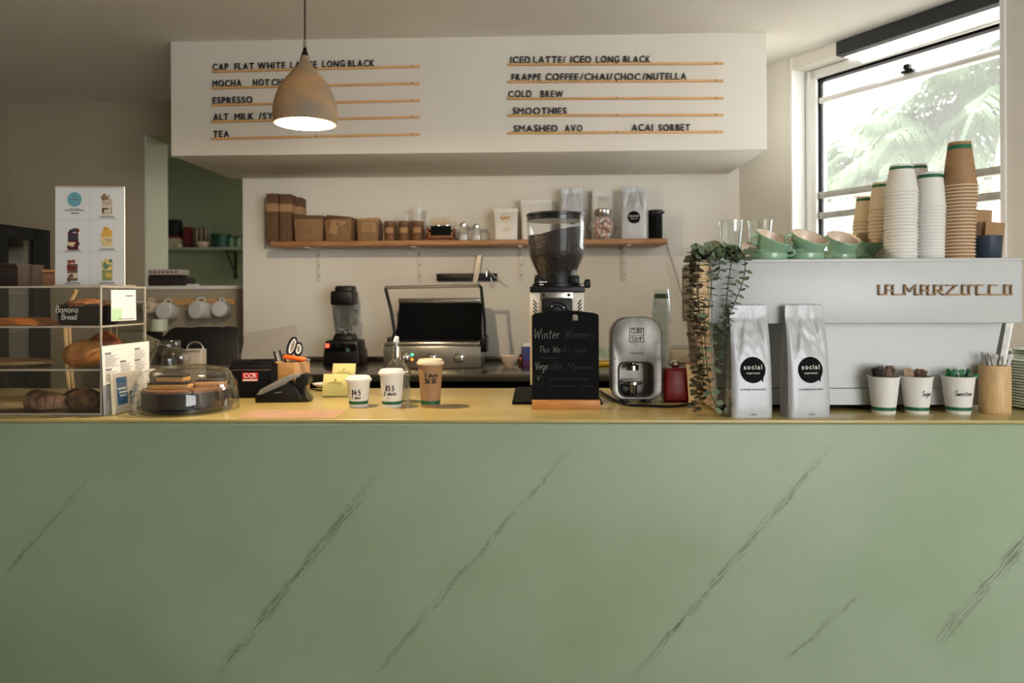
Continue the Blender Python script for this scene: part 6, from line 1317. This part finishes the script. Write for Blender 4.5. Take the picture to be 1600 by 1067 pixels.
def ledge(name, px0, px1, py0, h, d, label, cat, m_, z, rz=0, lines=None):
    w = (px1 - px0) * kk; r = thing(name, label, cat, (W((px0 + px1) / 2, 450, YR).x, YR + .09, z), rz); g = G(); g.box((0, 0, h / 2), (w, d, h), .002); g.obj('cover', m_, r)
    if lines: g = G(); [g.box((-w * .4 + i * w * .13, -d / 2 - .0006, h * .5), (w * .07, .001, h * .4)) for i in range(7)]; g.obj('spine_print', lines, r)
    return z + h
z = ledge('dark_book', 225, 288, 452, .058, .16, 'thick dark brown book lying lowest on the pass-through sill', 'book', mat('dark_brown_cloth', (40, 28, 26), .7), zl_, .03)
z = ledge('dark_book', 229, 275, 440, .016, .15, 'thin dark book in the middle of the sill pile', 'book', mat('black_cloth', (26, 22, 22), .7), z + .0005, -.02)
ledge('pale_book', 227, 279, 432, .036, .15, 'pale book with a printed spine on top of sill pile', 'book', mat('pale_cover', (190, 178, 170), .7), z + .0005, .05, mat('maroon_print', (120, 70, 74), .7))
ledge('white_cloth', 278, 299, 450, .012, .1, 'small folded white cloth on the sill beside the books', 'cloth', M_paperw, zl_, .1)
# kitchen beyond the pass-through
Yq = 6.62; kq = K(Yq); a, b = W(240, 389, Yq), W(385, 389, Yq); r = thing('kitchen_shelf', 'pale green shelf on the far kitchen wall', 'shelf', ((a.x + b.x) / 2, Yq, a.z)); zk_ = a.z
g = G(); g.box((0, .14, 0), (b.x - a.x, .28, .028), .003); g.obj('plank', M_greenwall, r)
for px in (349,): g = G(); x = W(px, 400, Yq).x - r.location.x; g.box((x, .275, -.14), (.03, .008, .26), .001); g.box((x, .15, -.02), (.03, .24, .01), .001); g.tube([(x, .27, -.22), (x, .06, -.02)], .008, 6); g.obj('bracket', mat('dark_green_bracket', (44, 62, 48), .5), r)
zk_ += .0145
def ks(px): return W(px, 385, Yq + .12).x
r = thing('green_tub', 'dark green tub with a lid on the kitchen shelf', 'tub', (ks(345), Yq + .13, zk_)); g = G(); g.lathe([(13 * kq, 0), (14 * kq, .005), (15 * kq, .10)], 28); g.obj('tub_body', mat('dark_teal_plastic', (30, 82, 66), .35), r); g = G(); g.lathe([(15.5 * kq, .10), (15.5 * kq, .125), (.001, .126)], 28); g.obj('lid', mat('deep_green_plastic', (18, 66, 48), .35), r)
for px in (361, 372): r = thing('clear_canister', 'clear green-tinted jar next to the dark green tub' if px == 361 else 'clear green-tinted jar at the kitchen shelf end', 'jar', (ks(px), Yq + .13, zk_)); g = G(); g.lathe([(4.6 * kq, 0), (5 * kq, .09)], 20); g.obj('jar_body', mat('pale_green_plastic', (120, 146, 116), .3), r); g = G(); g.lathe([(5.2 * kq, .09), (5.2 * kq, .105), (.001, .106)], 20); g.obj('lid', mat('deep_green_plastic'[:], (18, 66, 48), .35), r)
r = thing('white_dish', 'wide pale bowl in the middle of the kitchen shelf', 'bowl', (ks(318), Yq + .12, zk_)); g = G(); g.lathe([(7 * kq, 0), (11 * kq, .03), (12 * kq, .055), (11 * kq, .055), (6 * kq, .008), (.001, .006)], 28, caps=False); g.obj('bowl_body', M_mugin, r)
r = thing('white_dish', 'small pale bowl in front of the box on kitchen shelf', 'bowl', (ks(284), Yq + .07, zk_)); g = G(); g.lathe([(3 * kq, 0), (5 * kq, .02), (5.4 * kq, .028), (.001, .006)], 24, caps=False); g.obj('bowl_body', M_mugin, r)
r = thing('storage_box', 'pale box with a red lid on the kitchen shelf', 'box', (ks(270), Yq + .16, zk_)); g = G(); g.box((0, 0, .045), (22 * kq, .16, .09), .004); g.obj('box_body', mat('beige_box', (170, 160, 136), .7), r); g = G(); g.box((0, 0, .1), (23 * kq, .165, .018), .004); g.obj('lid', mat('dull_red_lid', (120, 34, 30), .5), r)
r = thing('storage_box', 'tall dark box standing behind the red-lidded box', 'box', (ks(266), Yq + .22, zk_ + .1095)); g = G(); g.box((0, 0, .08), (16 * kq, .10, .16), .004); g.obj('box_body', mat('dark_navy_box', (24, 28, 34), .6), r)
r = thing('storage_box', 'dark red carton between boxes and glasses on kitchen shelf', 'box', (ks(289), Yq + .19, zk_)); g = G(); g.box((0, 0, .1), (9 * kq, .1, .2), .004); g.obj('carton_body', mat('dark_red_carton', (96, 26, 28), .6, var=.2, scale=9), r)
for px in (300, 307, 314): r = thing('tall_glass', 'tall brownish glass behind the pale bowl, %s of three' % {300: 'box side', 307: 'middle', 314: 'tub side'}[px], 'glass', (ks(px), Yq + .22, zk_), 0, 'tall glasses on the kitchen shelf'); g = G(); g.lathe([(3 * kq, 0), (3.2 * kq, .004), (3.6 * kq, .2)], 18); g.obj('glass_body', mat('brown_tinted_glass', (120, 104, 78), .2), r)
# ================================================================== OUTSIDE
gm = mat('pale_paving', (196, 192, 184), .9, var=.06, scale=2)
g = G(); e = C0 + TD * -2 + ON * .2
def ext(t, o, z): v = C0 + TD * t + ON * o; return Vector((v.x, v.y, z))
v = [ext(-14, .22, -.02), ext(12, .22, -.02), ext(12, 40, -.02), ext(-14, 40, -.02)]
g.add(v + [q - Vector((0, 0, .1)) for q in v], [(0, 1, 2, 3), (7, 6, 5, 4), (0, 4, 5, 1), (1, 5, 6, 2), (2, 6, 7, 3), (3, 7, 4, 0)], False); struct(g.obj('ground', gm))
ZE = 3.05; A_, B_ = WZ(1287, 214, ZE), WZ(1453, 121, ZE); dr = (B_ - A_)
A2, B2 = A_ - dr * 1.5, B_ + dr * 1.6
g = G(); v = [A2, B2, ext(2.4, .36, ZE), ext(-4.5, .36, ZE)]
g.add(v + [q + Vector((0, 0, .06)) for q in v], [(3, 2, 1, 0), (4, 5, 6, 7), (0, 4, 5, 1), (1, 5, 6, 2), (2, 6, 7, 3), (3, 7, 4, 0)], False)
for t_ in (.35, .62): pa, pb = A2.lerp(v[3], t_), B2.lerp(v[2], t_); g.tube([tuple(pa - Vector((0, 0, .01))), tuple(pb - Vector((0, 0, .01)))], .012, 6)
struct(g.obj('trim_eave', mat('white_soffit', (244, 240, 238), .8)))
M_palm = mat('palm_frond', (58, 78, 52), .8, col2=(86, 104, 76), scale=3, spec=.2); M_trunk = mat('palm_trunk', (190, 180, 166), .85, var=.15, scale=8)
def palm(px, py, D, trunk_w, seed, label, nfr=26, size=2.3, droop=1.0):
    rnd = random.Random(seed); c = CP + ray(px, py) * D; r = thing('palm_tree', label, 'palm tree', (c.x, c.y, 0), 0, 'palms beyond the window'); H = c.z
    g = G(); n = 14; g.tube([(.1 * math.sin(i * .5), 0, H * i / n) for i in range(n + 1)], [trunk_w * (1.25 - .4 * i / n) for i in range(n + 1)], 12); g.obj('trunk', M_trunk, r)
    for i in range(nfr):
        g = G(); a = i * 2.399 + rnd.uniform(-.2, .2); el = rnd.uniform(-.3, 1.25); L = size * rnd.uniform(.8, 1.15); m_ = 44; sp = []
        for j in range(m_ + 1):
            t = j / m_; h = L * t * math.cos(el * (1 - t * .3)); zz = L * t * math.sin(el) - droop * L * .62 * t * t
            sp.append(Vector((h * math.cos(a), h * math.sin(a), H + zz)))
        g.tube([tuple(q) for q in sp], [.014 * (1 - .8 * j / m_) for j in range(m_ + 1)], 4)
        for j in range(2, m_ + 1):
            t = j / m_; d = (sp[j] - sp[j - 1]).normalized(); sd = d.cross(Vector((0, 0, 1)));
            if sd.length < .05: continue
            sd.normalize(); ll = L * .26 * math.sin(min(1, t * 1.15 + .12) * PI) ** .7 * (1 if t < .85 else .9) + .05
            for sg in (-1, 1):
                dd = (sd * sg * .75 + d * .55 + Vector((0, 0, -.35 - rnd.random() * .5))).normalized(); wv_ = .017
                q0 = sp[j]; q1 = q0 + dd * ll * .5 + Vector((0, 0, .03)); q2 = q0 + dd * ll + Vector((0, 0, -.12 * ll)); nn = d * wv_
                g.add([q0 - nn * .4, q0 + nn * .4, q1 + nn, q1 - nn, q2], [(0, 1, 2, 3), (3, 2, 4)])
        g.obj('frond', M_palm, r, fix=False)
palm(1470, 205, 9.0, .11, 3, 'large palm with a pale trunk in the middle of window', 34, 1.75)
palm(1345, 275, 11.0, .12, 5, 'palm crown low behind the cup stacks at the inner window side', 34, 1.9)
palm(1580, 150, 8.0, .11, 9, 'near palm whose fronds hang at the outer window side', 26, 1.7)
palm(1650, 250, 12.5, .14, 12, 'farther palm behind the outer edge of the window', 24, 2.4)
r = thing('garden_fence', 'pale pink fence panel beyond the window', 'fence', ext(2.2, 5.5, 0) , A_R * -1 - PI / 2 + PI)
v0, v1 = CP + ray(1560, 400) * 7.0, CP + ray(1700, 400) * 6.6; r.location = ((v0.x + v1.x) / 2, (v0.y + v1.y) / 2, 0); r.rotation_euler = (0, 0, math.atan2(v1.y - v0.y, v1.x - v0.x)); L = (v1 - v0).length; hz = (CP + ray(1570, 310) * 7).z
g = G()
for i in range(10): g.box((0, 0, .1 + i * (hz - .12) / 9.2), (L, .02, hz / 10.5), .004)
g.obj('boards', mat('pink_fence', (214, 150, 146), .7), r)
for x in (-L / 2, L / 2): g = G(); g.box((x, .03, hz / 2), (.07, .05, hz), .004); g.obj('post', mat('pink_fence_post', (206, 140, 136), .7), r)
